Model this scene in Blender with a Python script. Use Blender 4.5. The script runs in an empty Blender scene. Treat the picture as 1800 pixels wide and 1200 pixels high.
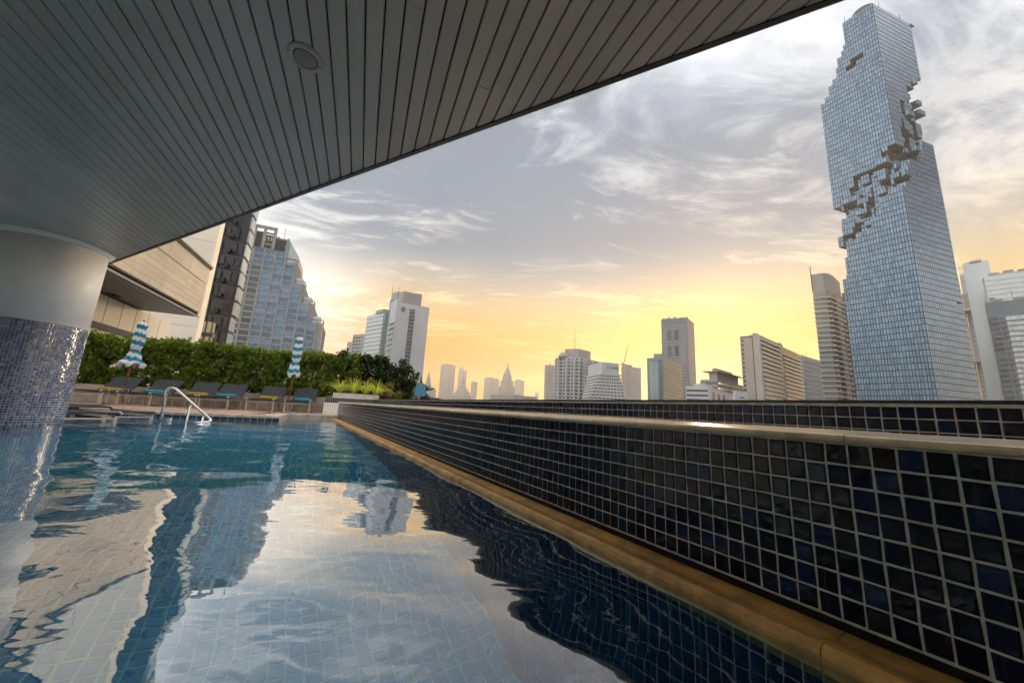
import bpy, bmesh, math, random
from mathutils import Vector, Matrix
R_ = math.radians
random.seed(7)
scn = bpy.context.scene
COL = scn.collection

# ---------------------------------------------------------------- camera
# low viewpoint half a metre above the water; camera at the origin, water at z = WZ
FPX, PITCH, ROLL = 638.0, R_(10.85), R_(-3.1)
fwd = Vector((0, math.cos(PITCH), math.sin(PITCH)))
up0 = Vector((0, -math.sin(PITCH), math.cos(PITCH)))
rt0 = Vector((1, 0, 0))
c_, s_ = math.cos(ROLL), math.sin(ROLL)
RT = rt0 * c_ - up0 * s_
UP = rt0 * s_ + up0 * c_
cam = bpy.data.cameras.new('camera')
cam.sensor_width = 36.0
cam.lens = FPX / 1800 * 36.0
cam.clip_start = 0.02
cam.clip_end = 30000
camo = bpy.data.objects.new('camera', cam)
COL.objects.link(camo)
camo.matrix_world = Matrix(((RT.x, UP.x, -fwd.x, 0), (RT.y, UP.y, -fwd.y, 0), (RT.z, UP.z, -fwd.z, 0), (0, 0, 0, 1)))
scn.camera = camo
scn.render.resolution_x, scn.render.resolution_y = 1024, 682

# ---------------------------------------------------------------- exposure / view
scn.view_settings.view_transform = 'Standard'
scn.view_settings.look = 'None'
scn.view_settings.gamma = 1.0
scn.view_settings.use_curve_mapping = False
scn.view_settings.exposure = 1.12

# ---------------------------------------------------------------- world and sun
SUN_AZ, SUN_EL = 27.5, 6.0
SKYOFF = (0.0, 0.0, 0.0)
sd = Vector((math.sin(R_(SUN_AZ)) * math.cos(R_(SUN_EL)), math.cos(R_(SUN_AZ)) * math.cos(R_(SUN_EL)), math.sin(R_(SUN_EL))))


class NT:
    """small helper for building node trees"""
    def __init__(s, tree):
        s.t = tree; s.n = tree.nodes; s.l = tree.links

    def add(s, typ, **kw):
        nd = s.n.new(typ)
        for k, v in kw.items():
            setattr(nd, k, v)
        return nd

    def put(s, sock, v):
        if isinstance(v, bpy.types.NodeSocket):
            s.l.new(v, sock)
        else:
            if isinstance(v, (tuple, list)) and len(v) == 3 and sock.type == 'RGBA':
                v = (*v, 1)
            sock.default_value = v

    def m(s, op, a, b=0.0, c=None, clamp=False):
        nd = s.add('ShaderNodeMath', operation=op, use_clamp=clamp)
        s.put(nd.inputs[0], a); s.put(nd.inputs[1], b)
        if c is not None:
            s.put(nd.inputs[2], c)
        return nd.outputs[0]

    def vm(s, op, a, b=None, out=0):
        nd = s.add('ShaderNodeVectorMath', operation=op)
        s.put(nd.inputs[0], a)
        if b is not None:
            s.put(nd.inputs[1] if op != 'SCALE' else nd.inputs[3], b)
        return nd.outputs[out]

    def mix(s, f, a, b, blend='MIX'):
        nd = s.add('ShaderNodeMix', data_type='RGBA', blend_type=blend)
        s.put(nd.inputs[0], f); s.put(nd.inputs[6], a); s.put(nd.inputs[7], b)
        return nd.outputs[2]

    def ramp(s, f, stops, interp='LINEAR'):
        nd = s.add('ShaderNodeValToRGB')
        cr = nd.color_ramp; cr.interpolation = interp
        while len(cr.elements) < len(stops):
            cr.elements.new(0.5)
        for e, (p, c) in zip(cr.elements, stops):
            e.position = p
            e.color = (*c, 1) if isinstance(c, tuple) else (c, c, c, 1)
        s.put(nd.inputs[0], f)
        return nd.outputs[0]

    def noise(s, vec, scale, detail=3, rough=0.5, dist=0.0, out='Fac'):
        nd = s.add('ShaderNodeTexNoise')
        if vec is not None:
            s.put(nd.inputs['Vector'], vec)
        nd.inputs['Scale'].default_value = scale
        nd.inputs['Detail'].default_value = detail
        nd.inputs['Roughness'].default_value = rough
        nd.inputs['Distortion'].default_value = dist
        return nd.outputs[out]

    def smooth(s, v, lo, hi):
        nd = s.add('ShaderNodeMapRange', interpolation_type='SMOOTHSTEP')
        s.put(nd.inputs[0], v); nd.inputs[1].default_value = lo; nd.inputs[2].default_value = hi
        return nd.outputs[0]


world = bpy.data.worlds.new('World')
scn.world = world
world.use_nodes = True
W = NT(world.node_tree)
for nd in list(W.n):
    W.n.remove(nd)
tc = W.add('ShaderNodeTexCoord')
D = W.vm('NORMALIZE', tc.outputs['Generated'])
sx = W.add('ShaderNodeSeparateXYZ'); W.put(sx.inputs[0], D)
dz = W.m('MAXIMUM', sx.outputs[2], 0.0)
sky = W.add('ShaderNodeTexSky', sky_type='NISHITA')
sky.sun_disc = False
sky.sun_elevation = R_(SUN_EL)
sky.sun_rotation = R_(SUN_AZ)
sky.altitude = 40
sky.air_density = 1.6
sky.dust_density = 4.0
sky.ozone_density = 1.5
cosun = W.vm('DOT_PRODUCT', D, tuple(sd), out=1)
near = W.m('POWER', W.m('MAXIMUM', W.m('MULTIPLY_ADD', cosun, 0.5, 0.5), 0.0), 6.0)      # broad forward glow
glow = W.m('POWER', W.m('MAXIMUM', cosun, 0.0), 90.0)
# bright morning veil: colour by height above the horizon, warmer toward the sun
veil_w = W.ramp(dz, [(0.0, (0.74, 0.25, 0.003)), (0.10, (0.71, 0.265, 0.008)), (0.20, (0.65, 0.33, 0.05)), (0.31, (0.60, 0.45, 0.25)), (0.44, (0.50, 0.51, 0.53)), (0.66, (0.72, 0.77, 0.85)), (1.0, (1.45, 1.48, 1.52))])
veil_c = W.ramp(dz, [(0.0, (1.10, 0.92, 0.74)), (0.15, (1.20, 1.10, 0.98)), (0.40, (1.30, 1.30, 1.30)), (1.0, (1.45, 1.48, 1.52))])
veil = W.mix(W.smooth(near, 0.02, 0.42), veil_c, veil_w)  # overhead and behind, the veil is set brighter than ahead as fill light
# clouds on a plane overhead
den = W.m('ADD', dz, 0.10)
cx = W.m('DIVIDE', sx.outputs[0], den)
cy = W.m('DIVIDE', sx.outputs[1], den)
cmb = W.add('ShaderNodeCombineXYZ'); W.put(cmb.inputs[0], cx); W.put(cmb.inputs[1], cy); cmb.inputs[2].default_value = 3.7
mp = W.add('ShaderNodeMapping'); W.put(mp.inputs[0], cmb.outputs[0])
mp.inputs['Rotation'].default_value = (0, 0, R_(-24)); mp.inputs['Scale'].default_value = (0.62, 1.25, 1)
mp.inputs['Location'].default_value = (2.35, 0.4, 0)
n1 = W.noise(mp.outputs[0], 0.62, 9, 0.62, 1.1)
n2 = W.noise(mp.outputs[0], 2.3, 9, 0.68, 2.2)
cl = W.m('ADD', W.m('MULTIPLY', n1, 0.56), W.m('MULTIPLY', n2, 0.44))
mask = W.smooth(cl, 0.465, 0.60)
cloud_w = W.ramp(dz, [(0.0, (0.82, 0.33, 0.02)), (0.12, (0.88, 0.43, 0.065)), (0.25, (0.98, 0.70, 0.33)), (0.42, (0.82, 0.75, 0.66)), (0.62, (0.88, 0.88, 0.90)), (1.0, (1.6, 1.6, 1.6))])
cloud_c = W.ramp(dz, [(0.0, (1.2, 1.02, 0.86)), (0.3, (1.4, 1.36, 1.30)), (1.0, (1.6, 1.6, 1.6))])
cloud = W.mix(W.smooth(near, 0.05, 0.5), cloud_c, cloud_w)
# wide blue-grey shadowed banks in the cloud deck
mq = W.add('ShaderNodeMapping'); W.put(mq.inputs[0], D)
mq.inputs['Location'].default_value = SKYOFF
n3 = W.noise(mq.outputs[0], 1.25, 4, 0.45, 0.6)
bank = W.m('MULTIPLY', W.smooth(n3, 0.40, 0.58), W.smooth(dz, 0.22, 0.44))
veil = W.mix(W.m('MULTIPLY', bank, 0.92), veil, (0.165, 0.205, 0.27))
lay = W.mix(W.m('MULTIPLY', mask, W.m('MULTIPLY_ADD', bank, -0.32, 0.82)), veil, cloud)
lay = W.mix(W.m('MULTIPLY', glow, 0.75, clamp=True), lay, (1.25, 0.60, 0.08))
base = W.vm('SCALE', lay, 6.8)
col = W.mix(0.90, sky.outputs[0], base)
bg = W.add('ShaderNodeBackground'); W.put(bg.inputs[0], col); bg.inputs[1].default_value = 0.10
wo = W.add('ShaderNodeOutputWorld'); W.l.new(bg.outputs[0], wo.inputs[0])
world.cycles.sampling_method = 'MANUAL'
world.cycles.sample_map_resolution = 512

sun = bpy.data.lights.new('sun', 'SUN')
sun.energy = 3.0
sun.angle = R_(6)
sun.color = (1.0, 0.78, 0.50)
suno = bpy.data.objects.new('sun', sun)
COL.objects.link(suno)
suno.rotation_euler = sd.to_track_quat('Z', 'Y').to_euler()

scn.cycles.max_bounces = 7
scn.cycles.transmission_bounces = 4
scn.cycles.glossy_bounces = 4
scn.cycles.diffuse_bounces = 3
scn.cycles.volume_bounces = 0
scn.cycles.caustics_refractive = True
scn.cycles.caustics_reflective = True
scn.cycles.sample_clamp_indirect = 6.0
scn.cycles.use_denoising = True
scn.cycles.use_adaptive_sampling = True
scn.cycles.adaptive_threshold = 0.03

# ---------------------------------------------------------------- geometry helpers
WZ = -0.48                                   # water level
DZ = -0.37                                   # pool deck level
GZ = -42.0                                   # street level


def V(*a):
    return Vector(a)


def azv(deg):
    return Vector((math.sin(R_(deg)), math.cos(R_(deg)), 0))


def ray(px, py):
    """direction of sight through a point of the 1800 x 1200 photograph"""
    return RT * ((px - 900) / FPX) + UP * ((600 - py) / FPX) + fwd


def AZ(px, py):
    d = ray(px, py)
    return math.degrees(math.atan2(d.x, d.y))


def TE(px, py):
    d = ray(px, py)
    return d.z / math.hypot(d.x, d.y)


def at(px, py, R):
    """point in that direction, R metres away over the ground"""
    d = ray(px, py)
    return d * (R / math.hypot(d.x, d.y))


WD = azv(-30.5)                              # along the tiled wall, away from the camera
WN = V(WD.y, -WD.x, 0)                       # across it, out toward the city


def tn(t, n, z):
    return WD * t + WN * n + V(0, 0, z)


class MB:
    def __init__(s):
        s.v = []; s.f = []

    def add(s, vs, fs):
        o = len(s.v)
        s.v += [tuple(p) for p in vs]
        s.f += [tuple(i + o for i in f) for f in fs]
        return s

    def quad(s, a, b, c, d):
        return s.add([a, b, c, d], [(0, 1, 2, 3)])

    def obox(s, o, a, b, c):
        o = Vector(o); a = Vector(a); b = Vector(b); c = Vector(c)
        if a.cross(b).dot(c) < 0:
            a, b = b, a
        p = [o, o + a, o + a + b, o + b]
        return s.add(p + [q + c for q in p], [(3, 2, 1, 0), (4, 5, 6, 7), (0, 1, 5, 4), (1, 2, 6, 5), (2, 3, 7, 6), (3, 0, 4, 7)])

    def box(s, x0, x1, y0, y1, z0, z1):
        return s.obox((x0, y0, z0), (x1 - x0, 0, 0), (0, y1 - y0, 0), (0, 0, z1 - z0))

    def prism(s, poly, z0, z1):
        n = len(poly)
        ar = sum(poly[i][0] * poly[(i + 1) % n][1] - poly[(i + 1) % n][0] * poly[i][1] for i in range(n))
        if ar < 0:
            poly = poly[::-1]
        vs = [(p[0], p[1], z0) for p in poly] + [(p[0], p[1], z1) for p in poly]
        fs = [tuple(range(n))[::-1], tuple(range(n, 2 * n))] + [(i, (i + 1) % n, n + (i + 1) % n, n + i) for i in range(n)]
        return s.add(vs, fs)

    def tube(s, pts, r, n=10, cap=True):
        pts = [Vector(p) for p in pts]
        rs = r if isinstance(r, (list, tuple)) else [r] * len(pts)
        rings = []
        prev = None
        for i, p in enumerate(pts):
            t = (pts[min(i + 1, len(pts) - 1)] - pts[max(i - 1, 0)]).normalized()
            if prev is None:
                a = t.orthogonal().normalized()
            else:
                a = (prev - t * prev.dot(t)).normalized()
            prev = a
            b = t.cross(a)
            rings.append([p + (a * math.cos(2 * math.pi * k / n) + b * math.sin(2 * math.pi * k / n)) * rs[i] for k in range(n)])
        vs = [q for rg in rings for q in rg]
        fs = []
        for i in range(len(pts) - 1):
            for k in range(n):
                fs.append((i * n + k, i * n + (k + 1) % n, (i + 1) * n + (k + 1) % n, (i + 1) * n + k))
        if cap:
            fs.append(tuple(range(n))[::-1]); fs.append(tuple(range((len(pts) - 1) * n, len(pts) * n)))
        return s.add(vs, fs)

    def lathe(s, prof, c, n=24):
        """prof: list of (r, z); c: centre"""
        vs = []; fs = []
        for (r, z) in prof:
            for k in range(n):
                a = 2 * math.pi * k / n
                vs.append((c[0] + r * math.cos(a), c[1] + r * math.sin(a), c[2] + z))
        m = len(prof)
        for i in range(m - 1):
            for k in range(n):
                fs.append((i * n + k, i * n + (k + 1) % n, (i + 1) * n + (k + 1) % n, (i + 1) * n + k))
        fs.append(tuple(range(n))[::-1]); fs.append(tuple(range((m - 1) * n, m * n)))
        return s.add(vs, fs)

    def mesh(s, name, mat, smooth=False):
        me = bpy.data.meshes.new(name)
        me.from_pydata(s.v, [], s.f)
        if mat:
            me.materials.append(mat)
        if smooth:
            me.polygons.foreach_set('use_smooth', [True] * len(me.polygons))
        me.update()
        return me

    def build(s, name, mat, parent=None, smooth=False, **kw):
        o = bpy.data.objects.new(name, s.mesh(name, mat, smooth))
        return link(o, parent, **kw)


LAST = [None]


def link(o, parent=None, label=None, category=None, group=None, kind=None):
    COL.objects.link(o)
    LAST[0] = o
    if parent is not None:
        o.parent = parent
        if parent.parent is None:
            o.matrix_parent_inverse = Matrix.Translation(-root_of(parent))
    for k, v in (('label', label), ('category', category), ('group', group), ('kind', kind)):
        if v:
            o[k] = v
    return o


def root_of(p):
    t = Vector(p.location)
    while p.parent is not None:
        t = Vector(p.parent.location) if p.parent.parent is None else t
        p = p.parent
    return t


def thing(name, loc, label, category, group=None, rz=0.0):
    o = bpy.data.objects.new(name, None)
    o.empty_display_size = 0.2
    o.location = loc
    o.rotation_euler = (0, 0, rz)
    COL.objects.link(o)
    o['label'] = label; o['category'] = category
    if group:
        o['group'] = group
    return o


def local(o, parent, **kw):
    """child given in the parent's own coordinates"""
    COL.objects.link(o)
    o.parent = parent
    for k, v in kw.items():
        o[k] = v
    return o


# ---------------------------------------------------------------- materials
MAT = {}


def mat(name, color, rough=0.5, metal=0.0, spec=0.5, coat=0.0, var=0.0, vscale=6.0, bump=0.0, bscale=40.0, rnd=0.0, trans=0.0, grime=0.0, coords='Object', rvar=0.0, stretch=None):
    m = bpy.data.materials.new(name)
    m.use_nodes = True
    T = NT(m.node_tree)
    b = T.n['Principled BSDF']
    b.inputs['Roughness'].default_value = rough
    b.inputs['Metallic'].default_value = metal
    b.inputs['Specular IOR Level'].default_value = spec
    b.inputs['Coat Weight'].default_value = coat
    b.inputs['Coat Roughness'].default_value = 0.06
    colr = (*color, 1)
    vec = None
    if var or bump or grime or rvar:
        t = T.add('ShaderNodeTexCoord')
        g = T.add('ShaderNodeNewGeometry')
        vec = g.outputs['Position'] if coords == 'World' else t.outputs['Object']
        if stretch:
            mpn = T.add('ShaderNodeMapping'); T.put(mpn.inputs[0], vec)
            mpn.inputs['Scale'].default_value = stretch
            vec = mpn.outputs[0]
    out = None
    if var:
        n = T.noise(vec, vscale, 6, 0.6)
        out = T.mix(T.smooth(n, 0.3, 0.7), tuple(c * (1 - var) for c in color), tuple(min(1, c * (1 + var)) for c in color))
    if grime:
        n = T.noise(vec, vscale * 0.35, 8, 0.7, 0.6)
        out = T.mix(T.m('MULTIPLY', T.smooth(n, 0.5, 0.75), grime), out if out else colr, tuple(c * 0.45 for c in color))
    if rnd:
        oi = T.add('ShaderNodeObjectInfo'); gi = T.add('ShaderNodeNewGeometry')
        r1 = T.m('FRACT', T.m('ADD', oi.outputs['Random'], gi.outputs['Random Per Island']))
        k = T.m('MULTIPLY_ADD', r1, 2 * rnd, 1 - rnd)
        out = T.vm('SCALE', out if out else colr[:3], k)
    if out is not None:
        T.put(b.inputs['Base Color'], out)
    else:
        b.inputs['Base Color'].default_value = colr
    if rvar:
        n = T.noise(vec, vscale * 1.7, 4, 0.6)
        T.put(b.inputs['Roughness'], T.m('MULTIPLY_ADD', n, rvar, rough - rvar * 0.5, clamp=True))
    if bump:
        n = T.noise(vec, bscale, 5, 0.6)
        bp = T.add('ShaderNodeBump'); bp.inputs['Strength'].default_value = bump; bp.inputs['Distance'].default_value = 0.01
        T.put(bp.inputs['Height'], n); T.l.new(bp.outputs[0], b.inputs['Normal'])
    if trans:
        b.inputs['Transmission Weight'].default_value = trans
    MAT[name] = m
    return m


def tile_mat(name, cols, rough, spec=0.5, bump=0.25, bscale=60, wob=0.0):
    """glazed mosaic: colour picked at random for each piece"""
    m = bpy.data.materials.new(name); m.use_nodes = True
    T = NT(m.node_tree); b = T.n['Principled BSDF']
    oi = T.add('ShaderNodeObjectInfo'); gi = T.add('ShaderNodeNewGeometry')
    r1 = T.m('FRACT', T.m('ADD', T.m('MULTIPLY', oi.outputs['Random'], 7.31), gi.outputs['Random Per Island']))
    st = [(i / len(cols), c) for i, c in enumerate(cols)]
    c = T.ramp(r1, st, 'CONSTANT')
    n = T.noise(gi.outputs['Position'], 45, 4, 0.6)
    c = T.mix(T.m('MULTIPLY', T.smooth(n, 0.5, 0.8), 0.35), c, T.vm('SCALE', c, 1.9))
    mps = T.add('ShaderNodeMapping'); T.put(mps.inputs[0], gi.outputs['Position'])
    mps.inputs['Scale'].default_value = (38, 38, 5)
    lime = T.m('MULTIPLY', T.smooth(T.noise(mps.outputs[0], 1.0, 5, 0.65), 0.56, 0.80), 0.10)
    c = T.mix(lime, c, (.45, .44, .42))
    T.put(b.inputs['Base Color'], c)
    T.put(b.inputs['Roughness'], T.m('MULTIPLY_ADD', lime, 3.0, rough))
    b.inputs['Specular IOR Level'].default_value = spec
    n2 = T.noise(gi.outputs['Position'], bscale, 2, 0.5)
    bp = T.add('ShaderNodeBump'); bp.inputs['Strength'].default_value = bump; bp.inputs['Distance'].default_value = 0.004
    T.put(bp.inputs['Height'], n2); T.l.new(bp.outputs[0], b.inputs['Normal'])
    MAT[name] = m
    return m


tile_mat('navy_tile', [(.004, .008, .022), (.006, .012, .034), (.008, .008, .016), (.004, .009, .026), (.006, .020, .070), (.006, .008, .018), (.004, .009, .024), (.009, .012, .024)], 0.12, 0.22, 0.35, 45)
tile_mat('pool_tile', [(.012, .42, .80), (.016, .46, .84), (.018, .48, .86), (.010, .40, .78), (.020, .50, .84)], 0.3, 0.3, 0.1)
tile_mat('deep_tile', [(.006, .045, .13), (.008, .055, .15), (.005, .036, .11)], 0.3, 0.3, 0.1)
tile_mat('waterline_tile', [(.02, .05, .10), (.03, .07, .13), (.025, .05, .09)], 0.15)
tile_mat('pearl_tile', [(.04, .07, .20), (.07, .10, .26), (.04, .05, .13), (.12, .17, .30), (.06, .13, .26), (.11, .11, .24), (.04, .07, .17), (.22, .30, .36), (.05, .06, .19), (.16, .23, .36), (.07, .17, .27), (.22, .18, .26), (.04, .06, .15), (.28, .36, .36), (.07, .09, .24)], 0.16, 0.9, 0.3)
mat('grout', (.90, .86, .78), 0.85, var=.22, vscale=30, bump=.5, bscale=300, grime=.45, coords='World')
mat('pool_grout', (.28, .84, .90), 0.8, var=.15, vscale=8, coords='World')
mat('deep_grout', (.10, .26, .32), 0.8, var=.15, vscale=8, coords='World')
mat('pearl_grout', (.70, .72, .76), 0.7, var=.1, coords='World')
mat('sandstone', (.88, .62, .35), 0.36, spec=1.0, coat=.5, var=.28, vscale=14, bump=.06, bscale=130, grime=.35, coords='World', rvar=.15)
mat('trough_stone', (.66, .36, .10), 0.36, spec=.55, var=.35, vscale=10, bump=.3, bscale=110, grime=.5, coords='World', rvar=.2)
mat('dark_gap', (.006, .006, .006), 0.9)
mat('black_cap', (.006, .007, .008), 0.35, var=.4, vscale=20)
mat('soffit_metal', (.52, .455, .415), 0.34, metal=0.0, spec=.5, var=.06, vscale=1.5, rnd=.06, coords='World', rvar=.16, grime=.12)
mat('soffit_void', (.008, .008, .008), 0.9)
mat('trim_metal', (.09, .075, .065), 0.4, metal=.4)
mat('white_paint', (.86, .85, .83), 0.45, var=.05, vscale=2, bump=.08, bscale=60, grime=.14)
mat('grille', (.28, .28, .28), 0.6)
mat('deck_paving', (.50, .30, .21), 0.7, var=.2, vscale=5, bump=.2, coords='World', rnd=.10)
mat('deck_edge', (.58, .48, .38), 0.6, var=.22, vscale=7, bump=.2, coords='World', rnd=.08)
mat('concrete', (.40, .33, .27), 0.85, var=.25, vscale=3, bump=.3, bscale=30, grime=.5, coords='World')
mat('steel', (.78, .76, .72), 0.18, metal=1.0)
mat('lounge_frame', (.62, .58, .52), 0.35, metal=.8)
mat('sling', (.022, .024, .028), 0.7, var=.2, vscale=30)
mat('teal_cloth', (.02, .26, .33), 0.9, var=.15, vscale=20)
mat('yellow_cloth', (.40, .25, .012), 0.9, var=.15, vscale=20)
mat('wood_pole', (.26, .11, .035), 0.55, var=.3, vscale=20, stretch=(6, 6, .6))
mat('planter_white', (.62, .58, .54), 0.7, var=.1, vscale=5, grime=.25)
mat('bark', (.09, .06, .04), 0.9, var=.3, vscale=12)
mat('soil', (.05, .035, .025), 0.95)


def leaf_mat(name, c1, c2, tr=0.35):
    m = bpy.data.materials.new(name); m.use_nodes = True
    T = NT(m.node_tree)
    for nd in list(T.n):
        T.n.remove(nd)
    gi = T.add('ShaderNodeNewGeometry')
    c = T.mix(gi.outputs['Random Per Island'], c1, c2)
    d = T.add('ShaderNodeBsdfPrincipled'); T.put(d.inputs['Base Color'], c); d.inputs['Roughness'].default_value = 0.5
    d.inputs['Specular IOR Level'].default_value = 0.3
    t = T.add('ShaderNodeBsdfTranslucent'); T.put(t.inputs[0], T.vm('MULTIPLY', c, (1.5, 1.5, 0.6)))
    mx = T.add('ShaderNodeMixShader'); mx.inputs[0].default_value = tr
    T.l.new(d.outputs[0], mx.inputs[1]); T.l.new(t.outputs[0], mx.inputs[2])
    o = T.add('ShaderNodeOutputMaterial'); T.l.new(mx.outputs[0], o.inputs[0])
    MAT[name] = m


leaf_mat('hedge_leaf', (.07, .12, .016), (.27, .33, .05), .45)
leaf_mat('dark_leaf', (.018, .035, .010), (.05, .075, .015), .25)
leaf_mat('brown_leaf', (.12, .11, .03), (.26, .20, .06), .4)
leaf_mat('strap_leaf', (.28, .36, .04), (.62, .62, .14), .45)


def stripe_cloth():
    m = bpy.data.materials.new('striped_canvas'); m.use_nodes = True
    T = NT(m.node_tree); b = T.n['Principled BSDF']
    uv = T.add('ShaderNodeTexCoord')
    s2 = T.add('ShaderNodeSeparateXYZ'); T.put(s2.inputs[0], uv.outputs['UV'])
    st = T.m('GREATER_THAN', T.m('FRACT', T.m('MULTIPLY', s2.outputs[1], 5.5)), 0.5)
    T.put(b.inputs['Base Color'], T.mix(st, (.72, .72, .70), (.02, .26, .42)))
    b.inputs['Roughness'].default_value = 0.85
    MAT['striped_canvas'] = m


stripe_cloth()


def water_mat():
    m = bpy.data.materials.new('pool_water'); m.use_nodes = True
    T = NT(m.node_tree)
    for nd in list(T.n):
        T.n.remove(nd)
    g = T.add('ShaderNodeNewGeometry')
    mp1 = T.add('ShaderNodeMapping'); T.put(mp1.inputs[0], g.outputs['Position'])
    mp1.inputs['Rotation'].default_value = (0, 0, R_(25)); mp1.inputs['Scale'].default_value = (0.75, 1.25, 1)
    a = T.noise(mp1.outputs[0], 1.25, 1.0, 0.4, 0.4)
    b = T.noise(mp1.outputs[0], 5.0, 2.0, 0.5, 0.6)
    c3 = T.noise(mp1.outputs[0], 15.0, 2.0, 0.5, 0.4)
    sy = T.add('ShaderNodeSeparateXYZ'); T.put(sy.inputs[0], g.outputs['Position'])
    breeze = T.smooth(sy.outputs[1], 1.5, 6.0)
    h = T.m('ADD', T.m('MULTIPLY', a, 1.0), T.m('MULTIPLY', b, T.m('MULTIPLY_ADD', breeze, 0.08, 0.06)))
    h = T.m('ADD', h, T.m('MULTIPLY', c3, T.m('MULTIPLY_ADD', breeze, 0.022, 0.006)))
    bp = T.add('ShaderNodeBump'); bp.inputs['Strength'].default_value = 1.0; bp.inputs['Distance'].default_value = 0.030
    T.put(bp.inputs['Height'], h)
    fr = T.add('ShaderNodeFresnel'); fr.inputs[0].default_value = 1.33; T.l.new(bp.outputs[0], fr.inputs['Normal'])
    # mirror share lifted above true Fresnel so the sky reflection reads whiter
    above = T.m('MULTIPLY', T.m('POWER', fr.outputs[0], 0.52), 1.30, clamp=True)
    above = T.m('MAXIMUM', fr.outputs[0], T.m('MINIMUM', above, 0.60))
    fac = T.m('ADD', T.m('MULTIPLY', above, T.m('SUBTRACT', 1.0, g.outputs['Backfacing'])), T.m('MULTIPLY', fr.outputs[0], g.outputs['Backfacing']), clamp=True)
    gl = T.add('ShaderNodeBsdfGlossy'); gl.inputs['Color'].default_value = (1, 1, 1, 1); gl.inputs['Roughness'].default_value = 0.0
    T.l.new(bp.outputs[0], gl.inputs['Normal'])
    rf = T.add('ShaderNodeBsdfRefraction'); rf.inputs['Color'].default_value = (.90, .99, 1, 1); rf.inputs['Roughness'].default_value = 0.0
    rf.inputs['IOR'].default_value = 1.33; T.l.new(bp.outputs[0], rf.inputs['Normal'])
    mx = T.add('ShaderNodeMixShader'); T.put(mx.inputs[0], fac); T.l.new(rf.outputs[0], mx.inputs[1]); T.l.new(gl.outputs[0], mx.inputs[2])
    o = T.add('ShaderNodeOutputMaterial'); T.l.new(mx.outputs[0], o.inputs[0])
    MAT['pool_water'] = m


water_mat()

# ================================================================ SETTING: ground, basin, water
g = MB(); g.box(-3400, 3400, -3400, 3400, GZ - 1, GZ)
mat('city_floor', (.10, .10, .095), 0.9, var=.5, vscale=.02, coords='World')
g.build('city_ground', MAT['city_floor'], label='hazy grey city ground far below the pool terrace', category='ground', kind='structure')

POOL_D = WZ - 1.35                                      # pool floor level
TP = 0.070                                              # pitch of the floor tiles
TS = 0.0855                                             # pitch of the side tiles
b = MB()
b.obox(tn(-6, -11, POOL_D - .3), WD * 19, WN * 12.1, V(0, 0, .29))
basin = b.build('pool_floor', MAT['pool_grout'], label='blue tiled pool floor seen through the water', category='pool floor', kind='structure')


def tile_geo(w, h, d, jit=0.0, rim=0.12):
    """pillow tile in the x-z plane, face toward -y, back at y = 0"""
    r = rim * min(w, h)
    j = lambda: random.uniform(-jit, jit)
    o = [(-w / 2 + j(), 0, -h / 2 + j()), (w / 2 + j(), 0, -h / 2 + j()), (w / 2 + j(), 0, h / 2 + j()), (-w / 2 + j(), 0, h / 2 + j())]
    mid = [(p[0], -d * .6, p[2]) for p in o]
    f = [(p[0] - math.copysign(r, p[0]), -d + j() * .4, p[2] - math.copysign(r, p[2])) for p in o]
    vs = o + mid + f
    fs = []
    for a in (0, 4):
        for i in range(4):
            k = (i + 1) % 4
            fs.append((a + i, a + k, a + 4 + k, a + 4 + i))
    fs.append((8, 9, 10, 11))
    return vs, fs


def frame_of(o, xdir, nout):
    """matrix putting tile x along xdir, face toward nout"""
    x = Vector(xdir).normalized(); y = -Vector(nout).normalized(); z = x.cross(y)
    m = Matrix((x, y, z)).transposed().to_4x4()
    m.translation = o
    return m


def tile_field(parent, name, material, pts, xdir, nout, w, h, d, limit, jit=0.0006, stuff_name=None, tilt=0.006, variants=6, rim=.12):
    """pts: centres, nearest first; the first `limit` become parts, the rest one joined part"""
    meshes = []
    for k in range(variants):
        vs, fs = tile_geo(w, h, d, jit, rim)
        meshes.append(MB().add(vs, fs).mesh(name, material, False))
    inv = Matrix.Translation(-root_of(parent)) if parent is not None else Matrix()
    rest = MB()
    for i, p in enumerate(pts):
        fm = frame_of(p, xdir, nout) @ Matrix.Rotation(random.gauss(0, tilt), 4, 'X') @ Matrix.Rotation(random.gauss(0, tilt), 4, 'Z')
        if i < limit:
            o = bpy.data.objects.new(name, meshes[i % variants])
            COL.objects.link(o); o.parent = parent
            o.matrix_parent_inverse = inv
            o.matrix_basis = fm
        else:
            vs, fs = tile_geo(w, h, d, jit, rim)
            rest.add([fm @ Vector(v) for v in vs], fs)
    if rest.v:
        rest.build(stuff_name or name + '_field', material, parent, kind='stuff')


# floor tiles (nearest 300 singly)
pts = []
for i in range(-16, 175):
    for j in range(0, 146):
        t_, n_ = (i + .5) * TP, 1.048 - (j + .5) * TP
        p = tn(t_, n_, POOL_D - .01)
        if p.y < -.2 or p.x < -8.5 or abs(math.degrees(math.atan2(p.x, max(p.y, .01)))) > 62:
            continue
        pts.append(p)
pts.sort(key=lambda p: (p - V(-.35, 1.25, POOL_D)).length)
tile_field(basin, 'floor_tile', MAT['pool_tile'], pts, WN, V(0, 0, 1), TP - .010, TP - .010, .004, 300, rim=.06)

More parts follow.
